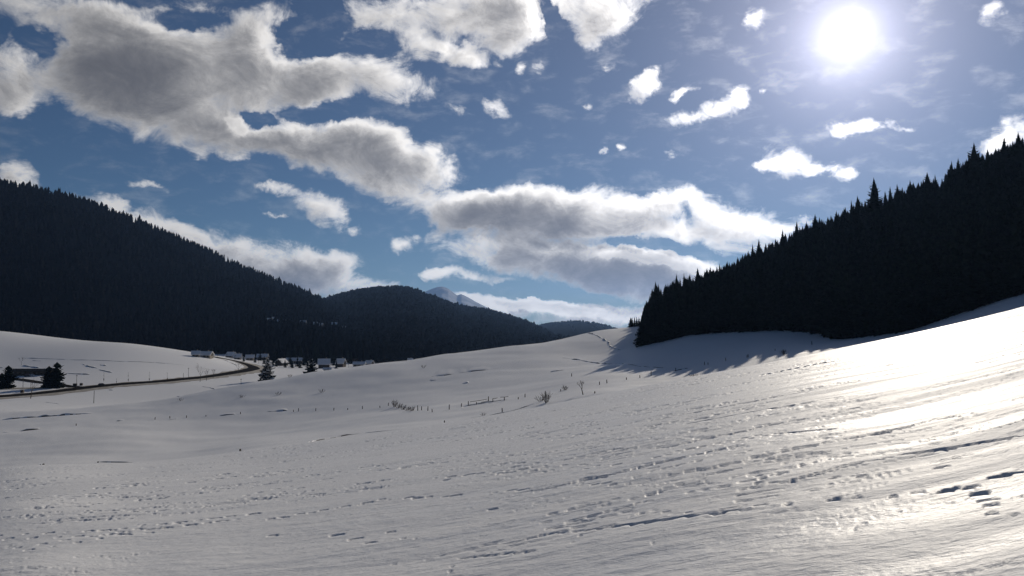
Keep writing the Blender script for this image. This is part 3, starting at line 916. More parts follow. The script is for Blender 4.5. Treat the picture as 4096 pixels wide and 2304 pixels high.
def ribbon(name, pts, width, lift, mat, side=0.0, kind='structure', seed=0, wob=0.0):
    """a strip of ground cover laid along a line of x, y points"""
    P = np.array([(p[0], p[1]) for p in pts])
    seg = np.hypot(*np.diff(P, axis=0).T)
    L = np.concatenate([[0], np.cumsum(seg)])
    n = max(8, int(L[-1] / 4))
    s = np.linspace(0, L[-1], n)
    ctl = np.stack([np.interp(s, L, P[:, 0]), np.interp(s, L, P[:, 1])], 1)
    for _ in range(10):
        ctl[1:-1] = ctl[1:-1] * .5 + (ctl[:-2] + ctl[2:]) * .25
    d = np.gradient(ctl, axis=0)
    d /= np.hypot(d[:, 0], d[:, 1])[:, None]
    nrm = np.stack([-d[:, 1], d[:, 0]], 1)
    rows = []
    m = 5
    for k in range(m):
        q = (k / (m - 1) - .5) * width + side
        w = wob * (vnoise(s / 9, s * 0 + k * 7.7, seed) - .5) if k in (0, m - 1) else 0
        xy = ctl + nrm * (q + np.asarray(w)[..., None] if wob and k in (0, m - 1) else q)
        z = ground_z(xy[:, 0], xy[:, 1]) + lift
        rows.append(np.concatenate([xy, z[:, None]], 1))
    V = np.stack(rows, 1).reshape(-1, 3)
    i, j = np.meshgrid(np.arange(n - 1), np.arange(m - 1), indexing='ij')
    q = np.stack([i * m + j, (i + 1) * m + j, (i + 1) * m + j + 1, i * m + j + 1], -1).reshape(-1, 4)[:, ::-1]
    o = mesh_object(name, V, q, mat, None, True)
    return tag(o, kind=kind), ctl


ROAD = [(-700, 1632), (-300, 1606), (0, 1587), (150, 1575), (300, 1557), (400, 1544), (520, 1535), (650, 1527), (800, 1511), (900, 1498), (980, 1485), (1020, 1475), (1008, 1465), (970, 1452), (930, 1441), (890, 1433), (850, 1428)]
road_pts = [on_valley(*p) for p in ROAD]
ribbon('verge', road_pts, 22.0, .12, MAT['slush'], -3.0, seed=3, wob=7.0)
road, road_line = ribbon('road', road_pts, 10.0, .30, MAT['asphalt'])
SIDE = [(345, 1550), (300, 1552), (262, 1544), (225, 1536), (150, 1530), (100, 1521), (50, 1515), (-60, 1508)]
ribbon('lane', [on_valley(*p) for p in SIDE], 6.0, .20, MAT['asphalt'], seed=8)
YARD = [(250, 1551), (180, 1551), (100, 1553), (40, 1556), (-40, 1558)]
ribbon('lane', [on_valley(*p) for p in YARD], 7.0, .24, MAT['slush'], seed=9)
UP = [(838, 1417), (880, 1406), (930, 1399), (960, 1396), (1010, 1399)]
ribbon('lane', [on_valley(*p) for p in UP], 8.0, .3, MAT['asphalt'], seed=9)


# ------------------------------------------------------------------ wind-cut snow banks: dark edges that cross the fields
def bank(pts, h, w, lo=2.0, seed=0, mat='snow', rag=.6, name='snow_bank'):
    """a long low bank with a steep broken face toward the valley"""
    P = [place(px, py, lo) for px, py in pts]
    P = np.array([p[:2] for p in P])
    seg = np.hypot(*np.diff(P, axis=0).T)
    L = np.concatenate([[0], np.cumsum(seg)])
    n = max(10, int(L[-1] / .8))
    s = np.linspace(0, L[-1], n)
    c = np.stack([np.interp(s, L, P[:, 0]), np.interp(s, L, P[:, 1])], 1)
    for _ in range(4):
        c[1:-1] = c[1:-1] * .5 + (c[:-2] + c[2:]) * .25
    # face toward the observer
    far = lo > 300
    h = h * (.40 if far else .62)
    w = w * (.6 if far else 1)
    out = -c / np.hypot(c[:, 0], c[:, 1])[:, None]
    hh = h * np.clip(.8 + (3.0 if far else 6.5) * (fbm(s / (14 if far else 7), s * 0, seed, 3) - .5), .02, 1.5) * np.clip(np.minimum(s, L[-1] - s) / (L[-1] * .12 + .1), .05, 1)
    prof = [(w * .30, -.12), (w * .16, .62), (w * .06, 1.0), (-w * .8, .72), (-w * 4.0, -.05)]
    rows = []
    for q, k in prof:
        xy = c + out * (q + .25 * w * (fbm(s / 3, s * 0 + 4, seed + 5, 2) - .5))[:, None]
        z = ground_z(xy[:, 0], xy[:, 1]) + hh * k
        if k < 0: z = ground_z(xy[:, 0], xy[:, 1]) - .15
        rows.append(np.concatenate([xy, z[:, None]], 1))
    m = len(prof)
    V = np.stack(rows, 1).reshape(-1, 3)
    i, j = np.meshgrid(np.arange(n - 1), np.arange(m - 1), indexing='ij')
    q = np.stack([i * m + j, (i + 1) * m + j, (i + 1) * m + j + 1, i * m + j + 1], -1).reshape(-1, 4)
    o = mesh_object(name, V, q, MAT[mat])
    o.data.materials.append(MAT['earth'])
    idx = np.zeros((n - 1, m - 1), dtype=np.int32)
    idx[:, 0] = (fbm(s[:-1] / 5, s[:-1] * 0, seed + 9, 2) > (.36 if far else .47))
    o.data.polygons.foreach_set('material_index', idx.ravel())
    o.data.update()
    return tag(o, kind='structure')


V0 = 385.0
bank([(-10, 1683), (60, 1675), (180, 1668), (290, 1660), (370, 1651)], .75, 2.0, 100, 1)
bank([(-10, 1733), (60, 1727), (100, 1722), (160, 1715)], .6, 1.6, 100, 2)
bank([(465, 1686), (530, 1680)], .45, 1.4, 100, 3); bank([(640, 1683), (712, 1672)], .5, 1.4, 100, 4)
bank([(880, 1665), (940, 1659)], .35, 1.2, 100, 5); bank([(1070, 1648), (1150, 1643)], .45, 1.4, 100, 6)
bank([(70, 1868), (180, 1868), (300, 1860)], .40, 1.1, 100, 7); bank([(385, 1850), (560, 1846), (650, 1842)], .2, 1.1, 100, 8)
bank([(1080, 1792), (1250, 1768), (1400, 1742), (1520, 1730), (1600, 1722)], .30, 1.0, 100, 9)
bank([(1880, 1672), (2010, 1652), (2060, 1640), (2160, 1612)], .24, 1.0, 110, 10)
bank([(1840, 1636), (1865, 1626), (1950, 1612), (2030, 1598)], .28, 1.4, 110, 11)
bank([(1720, 1524), (1748, 1521)], .5, 1.6, 110, 12); bank([(1848, 1538), (1875, 1534)], .45, 1.6, 110, 13)
bank([(1725, 1508), (1850, 1492), (2000, 1474)], .35, 5.0, 110, 14)
bank([(2200, 1488), (2255, 1478)], .4, 1.6, 110, 15)
bank([(2340, 1334), (2400, 1350), (2440, 1376), (2432, 1382), (2470, 1396), (2490, 1398), (2520, 1390)], .5, 1.6, 110, 16)
bank([(2245, 1428), (2320, 1440), (2430, 1452), (2560, 1464), (2700, 1474)], .35, 1.3, 110, 17)
bank([(2690, 1484), (2755, 1472)], .3, 1.0, 110, 18)
# across the valley
bank([(60, 1430), (160, 1434), (300, 1440), (480, 1446), (640, 1452), (760, 1463)], .6, 2.0, V0, 20)
bank([(92, 1462), (115, 1466), (160, 1472)], 1.4, 3.0, V0, 21); bank([(270, 1494), (305, 1496), (360, 1498)], 1.5, 3.5, V0, 22)
bank([(330, 1457), (355, 1466), (390, 1473)], 1.4, 3.5, V0, 23); bank([(395, 1479), (450, 1491)], 1.2, 3.5, V0, 24)
bank([(400, 1460), (425, 1463)], 1.5, 4.0, V0, 25); bank([(130, 1442), (165, 1444)], .9, 3.0, V0, 26)
bank([(-20, 1470), (14, 1471)], 1.2, 3.0, V0, 27); bank([(892, 1438), (925, 1452), (955, 1465)], .8, 2.5, V0, 28)
bank([(705, 1585), (760, 1590)], .7, 2.0, V0, 29); bank([(806, 1546), (836, 1550), (860, 1557)], .8, 2.5, V0, 30)
bank([(435, 1560), (452, 1561)], .7, 2.0, V0, 31); bank([(180, 1608), (240, 1616)], .3, 2.0, V0, 32)


# ------------------------------------------------------------------ fence posts, rails, poles
def post(px, py, hpx, label, group='weathered fence posts standing in the snow', lean=None, lo=110.0, rad=.115, cat='fence post', name='fence_post'):
    """a wooden stake whose foot is seen at (px, py) and which stands hpx photograph pixels tall"""
    g = place(px, py, lo)
    h = hpx * g[1] / FOC
    lean = RNG.uniform(-.10, .10) if lean is None else lean
    s = Shape()
    top = (lean * h, RNG.uniform(-.03, .03) * h, h)
    s.tube([(0, 0, -.5), (top[0] * .5, top[1] * .5, h * .5), top], [rad * 1.1, rad, rad * .9], 6)
    o = s.build(name, MAT['post'])
    o.location = g
    return tag(o, label, cat, group)


MAIN = 'posts of the fence crossing the hollow'
for px, py, hp, lb in [
    (1450, 1637, 12, 'short post left of the brush clump, alone on the pale snow'), (1520, 1632, 8, 'stub of a post between the lone post and the brush clump'), (1553, 1624, 12, 'post standing just left of the brush clump'),
    (1671, 1647, 20, 'crooked post first on the right of the brush clump'), (1686, 1645, 15, 'second post right of the brush clump, slightly tilted'), (1711, 1647, 18, 'third post right of the brush clump'), (1729, 1651, 13, 'fourth post right of the brush clump, leaning right'),
    (1797, 1640, 19, 'thick upright post alone between two gaps of the hollow fence'), (1845, 1629, 13, 'short leaning post on the dark snow bank'), (1873, 1625, 18, 'thick post at the left end of the fence rail'), (1906, 1620, 10, 'stubby leaning post under the fence rail'),
    (1954, 1610, 20, 'tall post at the right end of the fence rail'), (1972, 1609, 13, 'short post just right of the tall rail post'), (2017, 1602, 14, 'post carrying the short crossbar'), (2073, 1595, 8, 'small stub of a post right of the crossbar'), (2100, 1588, 14, 'leaning post between the crossbar and the bare thicket'),
    (2183, 1584, 24, 'dark upright post inside the bare thicket'), (2183, 1615, 18, 'leaning post at the foot of the bare thicket'), (2009, 1648, 16, 'dark leaning post on the brow right of the small twig bush'), (1778, 1692, 8, 'tiny stub on the brow of the near slope'),
    (2243, 1562, 9, 'post left of the low twiggy bush'), (2264, 1557, 16, 'post standing in the low twiggy bush'), (2379, 1579, 8, 'stub right of the little bare tree'), (2287, 1505, 12, 'thin stake on the knoll slope above the bare tree'),
    (2398, 1538, 12, 'left-leaning post first right of the little bare tree'), (2428, 1532, 14, 'right-leaning post second right of the little bare tree'), (2506, 1520, 9, 'short post third right of the little bare tree'), (2560, 1512, 11, 'post fourth right of the little bare tree'),
    (2604, 1505, 18, 'tall post right of the short one, nearest the forest shadow but one'), (2703, 1485, 14, 'leaning post at the edge of the forest shadow'), (2566, 1552, 5, 'tiny stub on the brow under the fence line'),
    (2818, 1461, 14, 'dark post first inside the forest shadow'), (2832, 1460, 9, 'thin short post beside the first one inside the forest shadow'), (2903, 1445, 12, 'leaning post second inside the forest shadow'),
    (2988, 1431, 11, 'left one of a pair of posts in the forest shadow'), (2993, 1429, 12, 'right one of a pair of posts in the forest shadow'), (3100, 1404, 9, 'faint stake above the shaded bush'), (3248, 1381, 14, 'faint post at the far end of the shaded hollow')]:
    post(px, py, hp, lb, MAIN)
LEFTF = 'posts of the low fence on the left field'
for px, py, hp, lb in [(305, 1702, 8, 'lone short stake on the left field below the dark bank'), (620, 1677, 10, 'post at the left end of the low field fence'), (680, 1672, 9, 'post second along the low field fence, in the dark drift'), (746, 1669, 8, 'post third along the low field fence'),
                       (824, 1666, 5, 'stub fourth along the low field fence'), (962, 1658, 8, 'post right of the gap in the low field fence'), (1174, 1648, 8, 'first of the widely spaced posts right of the drift'), (1194, 1646, 12, 'second of the widely spaced posts right of the drift'),
                       (1263, 1645, 11, 'third of the widely spaced posts, mid field'), (1335, 1643, 10, 'thin fourth of the widely spaced posts'), (1391, 1641, 7, 'low leaning fifth of the widely spaced posts'), (1450, 1637, 4, 'tip of a buried post by the lone post'),
                       (174, 1863, 6, 'stake in the dark drift on the left brow'), (392, 1852, 5, 'stub at the left end of the second brow drift'), (588, 1846, 4, 'stub at the right end of the second brow drift'), (961, 1812, 10, 'lone stake on the brow of the near slope')]:
    post(px, py, hp, lb, LEFTF, lo=98.0)


def rail(p0, p1, up, label, lo=110):
    a, b = Vector(place(*p0, lo)), Vector(place(*p1, lo))
    s = Shape()
    d = b - a
    s.tube([Vector((0, 0, up)), d * .5 + Vector((0, 0, up - .05)), d + Vector((0, 0, up))], [.07, .07, .06], 5)
    o = s.build('fence_rail', MAT['post'])
    o.location = a
    return tag(o, label, 'fence rail', 'loose rails of the hollow fence')


rail((1880, 1622), (1950, 1611), .75, 'long rail sloping up to the tall fence post'), rail((1972, 1609), (1990, 1606), .85, 'short rail right of the tall fence post')
rail((2001, 1604), (2033, 1600), .9, 'crossbar lying on top of a single post'), rail((1925, 1616), (1952, 1611), .3, 'low second rail under the long one')

ROADP = 'thin poles along the valley road'


def pole(px, py, hpx, label, arm=False, group=ROADP, rad=.13, cat='pole'):
    g = on_valley(px, py)
    h = hpx * g[1] / FOC
    o = thing('utility_pole' if arm else 'marker_pole', g, label, cat, group)
    s = Shape()
    ln = RNG.uniform(-.02, .02)
    s.tube([(0, 0, -.6), (ln * h * .5, 0, h * .5), (ln * h, 0, h)], [rad, rad * .9, rad * .75], 6)
    s.build('shaft', MAT['post'], o)
    if arm:
        Shape().box(ln * h - .55, ln * h + .55, -.07, .07, h - .75, h - .6).build('crossarm', MAT['post'], o)
        for dx in (-.45, .45):
            Shape().tube([(ln * h + dx, 0, h - .6), (ln * h + dx, 0, h - .35)], [.06, .05], 6).build('insulator', MAT['metal'], o)
    return o


pole(306, 1550, 51, 'dark pole beside the road junction, above the roadside bin', True, cat='utility pole')
pole(375, 1613, 50, 'dark pole on the near side of the road, foot on the white field', False, None, .16)
pole(92, 1552, 42, 'pole standing in the lane by the left trees', True, cat='utility pole')
pole(754, 1511, 40, 'forked dark pole above the road before the roadside bushes', True, cat='utility pole')
pole(733, 1518, 26, 'thin pale stake left of the forked pole')
pole(964, 1540, 26, 'grey pole on the field below the road bend', True, None, .14, 'utility pole')


# ------------------------------------------------------------------ bare trees, saplings and bushes
def limbs(s, p, d, length, rad, depth, rg, spread=.55):
    q = p + d * length
    mid = p + d * length * .5 + Vector((rg.uniform(-.06, .06), rg.uniform(-.06, .06), 0)) * length
    s.tube([p, mid, q], [rad, rad * .8, rad * .6], 4 if depth < 2 else 5)
    if depth == 0: return
    for _ in range(rg.choice([2, 3, 3])):
        nd = (d + Vector((rg.uniform(-1, 1), rg.uniform(-1, 1), rg.uniform(-.25, .7))) * spread).normalized()
        limbs(s, q - d * length * rg.uniform(0, .35), nd, length * rg.uniform(.6, .85), rad * .58, depth - 1, rg, spread)


def bare_tree(g, h, label, group=None, seed=1, depth=4, lean=0.0, cat='bare tree', stems=1, thick=.02):
    rg = random.Random(seed)
    o = thing('bare_tree', g, label, cat, group)
    tr, cr = Shape(), Shape()
    for _ in range(stems):
        p = Vector((rg.uniform(-.1, .1), rg.uniform(-.1, .1), -.4)) * (1 if stems == 1 else 3)
        d = Vector((lean + rg.uniform(-.12, .12) * stems, rg.uniform(-.1, .1), 1)).normalized()
        L = h * .34
        tr.tube([p, p + d * (L + .4) * .5, p + d * (L + .4)], [h * thick, h * thick * .8, h * thick * .65], 6)
        q = p + d * (L + .4)
        for _ in range(3 if stems == 1 else 2):
            nd = (d + Vector((rg.uniform(-.7, .7), rg.uniform(-.7, .7), rg.uniform(0, .4)))).normalized()
            limbs(cr, q - d * rg.uniform(0, .15) * L, nd, h * .26, h * thick * .5, depth - 1, rg)
    tr.build('trunk', MAT['bark'], o)
    cr.build('branches', MAT['twig'], o)
    return o


def bush(g, h, r, label, group=None, seed=1, n=26, name='bare_bush', cat='bush', thick=.026):
    rg = random.Random(seed)
    s = Shape()
    for _ in range(n):
        a, t = rg.uniform(0, 6.28), rg.uniform(.05, 1) ** .6
        p = Vector((math.cos(a) * r * .3 * t, math.sin(a) * r * .3 * t, -.2))
        d = Vector((math.cos(a) * r * t, math.sin(a) * r * t, h * rg.uniform(.55, 1)))
        limbs(s, p, d.normalized(), d.length * .55, thick, 2, rg, .35)
    o = s.build(name, MAT['twig'])
    o.location = g
    return tag(o, label, cat, group)


HOL = 110.0
g = place(2333, 1581, HOL); bare_tree(g, 64 * g[1] / FOC, 'little bare tree with a crooked leaning trunk in the hollow', None, 5, 4, -.28, thick=.036)
g = place(2187, 1612, HOL); bush(g, 2.4, 1.0, 'bare upright thicket round two posts on the brow', None, 3, 30, thick=.022)
bush(place(2163, 1606, HOL), 1.3, 1.3, 'low spreading bush left of the bare thicket', 'bare bushes in the hollow', 4, 20)
bush(place(2262, 1556, HOL), 1.3, .9, 'low twiggy bush round a post below the thin stake', 'bare bushes in the hollow', 6, 18)
bush(place(1932, 1662, 105), .9, .7, 'small fan-shaped twig bush on the brow', 'bare bushes in the hollow', 7, 16, thick=.014)
bush(place(2776, 1516, 90), .5, .5, 'tiny twig tuft on the brow at the shadow tip', 'bare bushes in the hollow', 8, 12, thick=.012)
bush(place(2765, 1505, HOL), .5, .5, 'twig tuft left of the forest shadow', 'bare bushes in the hollow', 9, 12, thick=.014)
bush(place(3135, 1424, HOL), 1.6, 1.1, 'dim bush in the middle of the shaded hollow', 'bare bushes in the hollow', 10, 24)
for k, (px, py, hh, lb) in enumerate([(1578, 1628, 2.1, 'tallest bush at the top of the brush clump, dark stems'), (1594, 1631, 1.5, 'snow-dusted bush second in the brush clump'), (1610, 1637, 1.5, 'snow-dusted bush in the middle of the brush clump'), (1628, 1645, 1.2, 'low bush fourth in the brush clump'), (1648, 1648, 1.3, 'last low bush at the foot of the brush clump')]):
    bush(place(px, py, HOL), hh, 1.0, lb, 'bushes of the brush clump by the fence', 20 + k, 22)
for k, (px, py, lb) in enumerate([(1113, 1576, 'small dark tuft on the left flank of the knoll'), (1287, 1570, 'tiny dark tuft right of the other on the knoll flank'), (966, 1588, 'faint grey tuft on the lower knoll flank'), (722, 1603, 'dark round tuft on the edge of the knoll by the valley'), (1160, 1510, 'small twig tuft on the valley snow beyond the knoll edge'), (1694, 1471, 'dark tuft on the shaded dent of the knoll')]):
    bush(place(px, py, HOL), 1.3, 1.0, lb, 'small tufts on the knoll', 40 + k, 14)

RB = 'bare bushes and trees along the valley road'
g = on_valley(122, 1594); bare_tree(g, 11.5, 'reddish brown bare tree on the near side of the road', RB, 11, 5, .05, thick=.02)
g = on_valley(85, 1460); bare_tree(g, 6.5, 'round grey bare tree on the white slope above the lane', RB, 12, 5, 0, thick=.02)
g = on_valley(800, 1528); bare_tree(g, 12.5, 'tall thin bare tree rising over the road on the near side', RB, 13, 5, 0, thick=.012)
g = on_valley(826, 1522); bare_tree(g, 8, 'grey round-headed bare tree right of the tall thin one', RB, 14, 5, 0)
g = on_valley(852, 1512); bare_tree(g, 7.5, 'small bare tree with a dark nest, left of the road bend', RB, 15, 5, 0)
g = on_valley(954, 1490); bare_tree(g, 8, 'faint bare tree on the inside of the road bend', RB, 16, 5, 0)
SAP = 'staked saplings along the far side of the road'
for k, (px, py, hp, lb) in enumerate([(415, 1527, 42, 'staked sapling above the car on the road'), (513, 1528, 40, 'staked sapling second along the road'), (597, 1525, 38, 'staked sapling third along the road'), (669, 1522, 34, 'staked sapling fourth along the road'), (466, 1532, 20, 'short bent sapling between the first two staked ones')]):
    g = on_valley(px, py)
    h = hp * g[1] / FOC
    o = thing('sapling', g, lb, 'sapling', SAP)
    Shape().tube([(0, 0, -.3), (.05, 0, h * .5), (0, 0, h)], [.06, .05, .025], 5).build('stem', MAT['twig'], o)
    Shape().tube([(0, 0, h * .10), (0, 0, h * .22), (0, 0, h * .34)], [.10, .26, .10], 7).build('guard', MAT['bark'], o)
    tw = Shape(); rg = random.Random(60 + k)
    for _ in range(7):
        z = h * rg.uniform(.4, .85); a = rg.uniform(0, 6.28)
        tw.tube([(0, 0, z), (math.cos(a) * h * .12, math.sin(a) * h * .12, z + h * .14)], [.025, .012], 4)
    tw.build('twigs', MAT['twig'], o)


# ------------------------------------------------------------------ single conifers of the valley
def conifer(px, py, hpx, rad, label, seed, snowy=0.0, whorls=15, per=10, group='single conifers in the valley', outline=None, lo=385.0):
    g = place(px, py, lo)
    h = hpx * g[1] / FOC
    rg = random.Random(seed)
    kw = {'outline': outline, 'core': .85} if outline else {}
    c, t = spruce_shapes(h, rad * h, whorls, per, rg, **kw)
    o = thing('conifer', g, label, 'tree', group)
    t.build('trunk', MAT['bark'], o)
    c.build('crown', MAT['needles'], o)
    if snowy:
        s = Shape()
        c2, _ = spruce_shapes(h, rad * h, whorls, per, random.Random(seed))
        nb = 28
        for i in range(nb, len(c2.v) - 10, 7):
            if rg.random() < snowy:
                a, b, tip, d, mid = c2.v[i], c2.v[i + 1], c2.v[i + 2], c2.v[i + 3], c2.v[i + 4]
                up = lambda p, k=.10: (p[0] * .97, p[1] * .97, p[2] + k)
                s.add([up(a), up(b), up(tip, .06), up(d), up(mid, .28)], [(0, 1, 4), (1, 2, 4), (2, 3, 4), (3, 0, 4)])
        p = s.build('bough_snow', MAT['roof_snow'], o)
        p['label'] = 'snow lying on the boughs'
    return o


pine_head = lambda t: max(.12, (1 - t ** 3.2)) * (.8 + .2 * math.sin(t * 17)) * min(1, .7 + t)      # broad rounded outline
conifer(1070, 1527, 98, .46, 'snow-laden spruce standing alone at the edge of the knoll', 71, .85, 15, 14, group=None)
conifer(1245, 1512, 80, .55, 'black conifer cut off by the knoll, left of the gable houses', 72, .15, 16, 14)
conifer(226, 1551, 104, .42, 'big dark pine with a split rounded head beside the lane', 73, 0, 17, 17, outline=pine_head)
conifer(194, 1551, 88, .40, 'left half of the double pine beside the lane, slightly lower', 77, 0, 17, 17, outline=pine_head)
conifer(32, 1553, 92, .42, 'dark dense pine at the left edge above the road', 74, 0, 17, 17, outline=pine_head)
conifer(6, 1556, 66, .40, 'lower dark conifer cut by the left edge', 75, 0, 12, 11, outline=pine_head)
conifer(1215, 1462, 60, .24, 'dark spruce in front of the shaded house row', 76, 0)
conifer(1190, 1466, 46, .26, 'smaller dark spruce left of the shaded spruce', 78, 0)
for k, (px, py, hp) in enumerate([(990, 1436, 40), (1012, 1440, 34), (1040, 1442, 46), (1098, 1448, 58), (1112, 1452, 48), (1150, 1450, 64), (1160, 1456, 50), (1178, 1448, 70), (1202, 1452, 74), (1222, 1448, 78), (1260, 1452, 80), (1274, 1456, 60), (1320, 1452, 66), (1336, 1462, 52), (1392, 1452, 58), (1405, 1456, 50), (1450, 1450, 44), (1500, 1446, 40), (1165, 1468, 34), (1230, 1466, 50), (1345, 1474, 36), (1056, 1456, 34), (1092, 1462, 40), (1104, 1466, 30), (1140, 1470, 34), (1170, 1472, 30), (1200, 1472, 38), (975, 1446, 26), (1020, 1450, 30)]):
    conifer(px, py, hp, .26, 'dark spruce among the houses of the shaded village', 300 + k, 0, 13, 10, group='dark spruces among the village houses')
for k, (px, py, hp) in enumerate([(1018, 1420, 50), (1043, 1428, 52), (1080, 1436, 60), (1100, 1440, 52), (1395, 1470, 48), (1410, 1462, 44), (1425, 1460, 40), (905, 1436, 30), (940, 1442, 34), (968, 1446, 30), (1034, 1454, 40), (1068, 1458, 44), (1120, 1468, 42), (1155, 1472, 40), (1318, 1482, 34), (868, 1432, 30), (850, 1420, 36)]):
    g = on_valley(px, py)
    bare_tree(g, hp * g[1] / FOC * .75, 'brown bare tree among the village houses', 'bare trees among the village houses', 90 + k, 5, 0, thick=.016)


# ------------------------------------------------------------------ houses of the village
def house(px, py, w, l, hw, hr, rz, label, wall='render', snow=True, chimney=True, g=None, k=.78):
    """gabled house: w across the gable, l along the ridge, hw to the eaves, hr from eaves to ridge"""
    g = g or on_valley(px, py)
    w, l, hw, hr = w * k, l * k, hw * k, hr * k
    o = thing('house', g, label, 'house', 'houses of the village', rz)
    s = Shape()
    s.add([(-l / 2, -w / 2, -1), (l / 2, -w / 2, -1), (l / 2, w / 2, -1), (-l / 2, w / 2, -1), (-l / 2, -w / 2, hw), (l / 2, -w / 2, hw), (l / 2, w / 2, hw), (-l / 2, w / 2, hw), (-l / 2, 0, hw + hr), (l / 2, 0, hw + hr)],
          [(0, 1, 5, 4), (2, 3, 7, 6), (1, 2, 6, 9, 5), (3, 0, 4, 8, 7), (4, 5, 9, 8), (6, 7, 8, 9)])
    s.build('wall', MAT[wall], o)
    rf = Shape()
    ov, th = .8, .45
    sl = hr / (w / 2)
    for sg in (-1, 1):
        y0, z0 = sg * (w / 2 + ov), hw - ov * sl
        q = [(-l / 2 - ov, y0, z0 + .06), (l / 2 + ov, y0, z0 + .06), (l / 2 + ov, 0, hw + hr + .06), (-l / 2 - ov, 0, hw + hr + .06)]
        u = [(a, b, c + th) for a, b, c in q]
        rf.add(q + u, [(0, 1, 2, 3)[::sg], (4, 5, 6, 7)[::-sg] if sg > 0 else (4, 5, 6, 7), (0, 1, 5, 4), (1, 2, 6, 5), (3, 0, 4, 7)])
    r = rf.build('roof', MAT['roof_snow' if snow else 'planks'], o)
    if chimney:
        c = Shape().box(l * .2 - .4, l * .2 + .4, -.4 + w * .12, .4 + w * .12, hw + hr * .4, hw + hr + 1.1)
        c.box(l * .2 - .5, l * .2 + .5, -.5 + w * .12, .5 + w * .12, hw + hr + 1.102, hw + hr + 1.3)
        c.build('chimney', MAT['render'], r)
    for sg in (-1, 1):
        nwin = max(2, int(l / 3.2))
        for k in range(nwin):
            x = (k + .5) / nwin * l - l / 2
            z = hw * .52
            y = sg * w / 2
            f = Shape().box(x - .65, x + .65, min(y, y + sg * .10) - .02, max(y, y + sg * .10) + .02, z - .75, z + .75).build('window', MAT['planks'], o)
            Shape().box(x - .5, x + .5, min(y + sg * .09, y + sg * .14), max(y + sg * .09, y + sg * .14), z - .6, z + .6).build('pane', MAT['glass'], f)
    x = l / 2
    f = Shape().box(x - .02, x + .10, -.6, .6, hw * .9 - .7, hw * .9 + .7).build('window', MAT['planks'], o)
    Shape().box(x + .09, x + .14, -.45, .45, hw * .9 - .55, hw * .9 + .55).build('pane', MAT['glass'], f)
    dr = Shape().box(-.55 + l * .1, .55 + l * .1, -w / 2 - .12, -w / 2 + .02, -.5, 2.1).build('door', MAT['planks'], o)
    Shape().box(l * .1 + .35, l * .1 + .45, -w / 2 - .2, -w / 2 - .115, .9, 1.05).build('handle', MAT['metal'], dr)
    return o


house(1296, 1472, 11, 13, 5.2, 5.5, math.radians(12), 'big chalet with a steep white roof right of the black conifer', 'planks')
house(1364, 1468, 10, 9, 5.0, 5.0, math.radians(-10), 'chalet with a steep white roof, right one of the two gabled chalets', 'planks')
house(1310, 1483, 5, 8, 1.8, 1.2, math.radians(5), 'low shed with a snowy roof in front of the big chalet', 'planks', chimney=False)
house(1437, 1466, 9, 14, 3.2, 2.4, math.radians(4), 'low shaded house with a bluish white roof near the knoll edge')
house(1478, 1462, 7, 9, 3.2, 3.0, math.radians(-25), 'small house with a bright gable edge, last before the knoll hides the village', 'planks')
house(1641, 1450, 5, 6, 3.0, 2.6, math.radians(20), 'tiny white roof tip peeping over the knoll')
house(1126, 1462, 10, 13, 4.0, 4.2, math.radians(70), 'dark gable-fronted barn behind the snow-laden spruce', 'planks')
house(1180, 1455, 9, 22, 4.4, 3.2, math.radians(8), 'long shaded house with a dim bluish roof right of the dark barn')
house(1050, 1440, 9, 14, 4.5, 3.6, math.radians(4), 'pale house with a long white roof above the road bend')
house(1000, 1441, 8, 10, 3.8, 3.2, math.radians(15), 'grey house left of the pale one above the road bend')
house(822, 1429, 9, 15, 3.0, 3.4, math.radians(-6), 'low house with a pale roof just over the shoulder of the white hill')
house(783, 1426, 7, 8, 3.0, 3.0, math.radians(20), 'small snowy roof at the left end of the upper lane')
house(925, 1431, 9, 12, 3.4, 4.0, math.radians(-25), 'house half buried in bright snow below the upper lane')
house(950, 1437, 8, 9, 3.2, 3.6, math.radians(15), 'snowy house next to the half buried one, nearer the road bend')
house(935, 1395, 8, 9, 3.2, 3.4, math.radians(15), 'snowy roof above the upper lane, left of its end')
house(965, 1392, 8, 10, 3.2, 3.4, math.radians(-15), 'snowy roof at the dark end of the upper lane')
house(838, 1402, 8, 12, 3.0, 3.4, math.radians(0), 'snowy roof at the bend of the upper lane')
# farm sheds by the left trees
house(132, 1499, 9, 34, 3.2, 1.6, math.radians(-2), 'long low dark shed behind the left trees', 'planks', snow=False, chimney=False)


# houses dotted up the foot of the forested hill
def on_hill(px, d, field):
    t = bearing(px, 1300)[0]
    x, y = t * d, d
    i = np.unravel_index(np.argmin((field[..., 0] - x) ** 2 + (field[..., 1] - y) ** 2), field.shape[:2])
    return tuple(field[i])


for px, d, rz, lb in [(1072, 1290, 10, 'lowest left snowy roof on the dark hillside'), (1096, 1320, -10, 'snowy roof above another in the hillside pair'), (1097, 1280, 20, 'snowy roof below another in the hillside pair'), (1141, 1335, 5, 'dim snowy roof in the middle of the dark hillside'), (1146, 1300, -20, 'snowy roof under the dim middle one on the hillside'),
                      (1216, 1350, 8, 'pale roof left of the bright pair high on the hillside'), (1256, 1370, 15, 'left roof of the bright pair high on the hillside'), (1275, 1375, -12, 'right roof of the bright pair high on the hillside'), (1336, 1430, 5, 'tiny roof high on the slope, left of the topmost'), (1376, 1470, -5, 'topmost tiny roof on the dark slope')]:
    g = on_hill(px, d, left_field)
    house(0, 0, 8, 11, 13.0, 4.0, math.radians(rz), lb, 'planks', chimney=False, g=(g[0], g[1], g[2]))


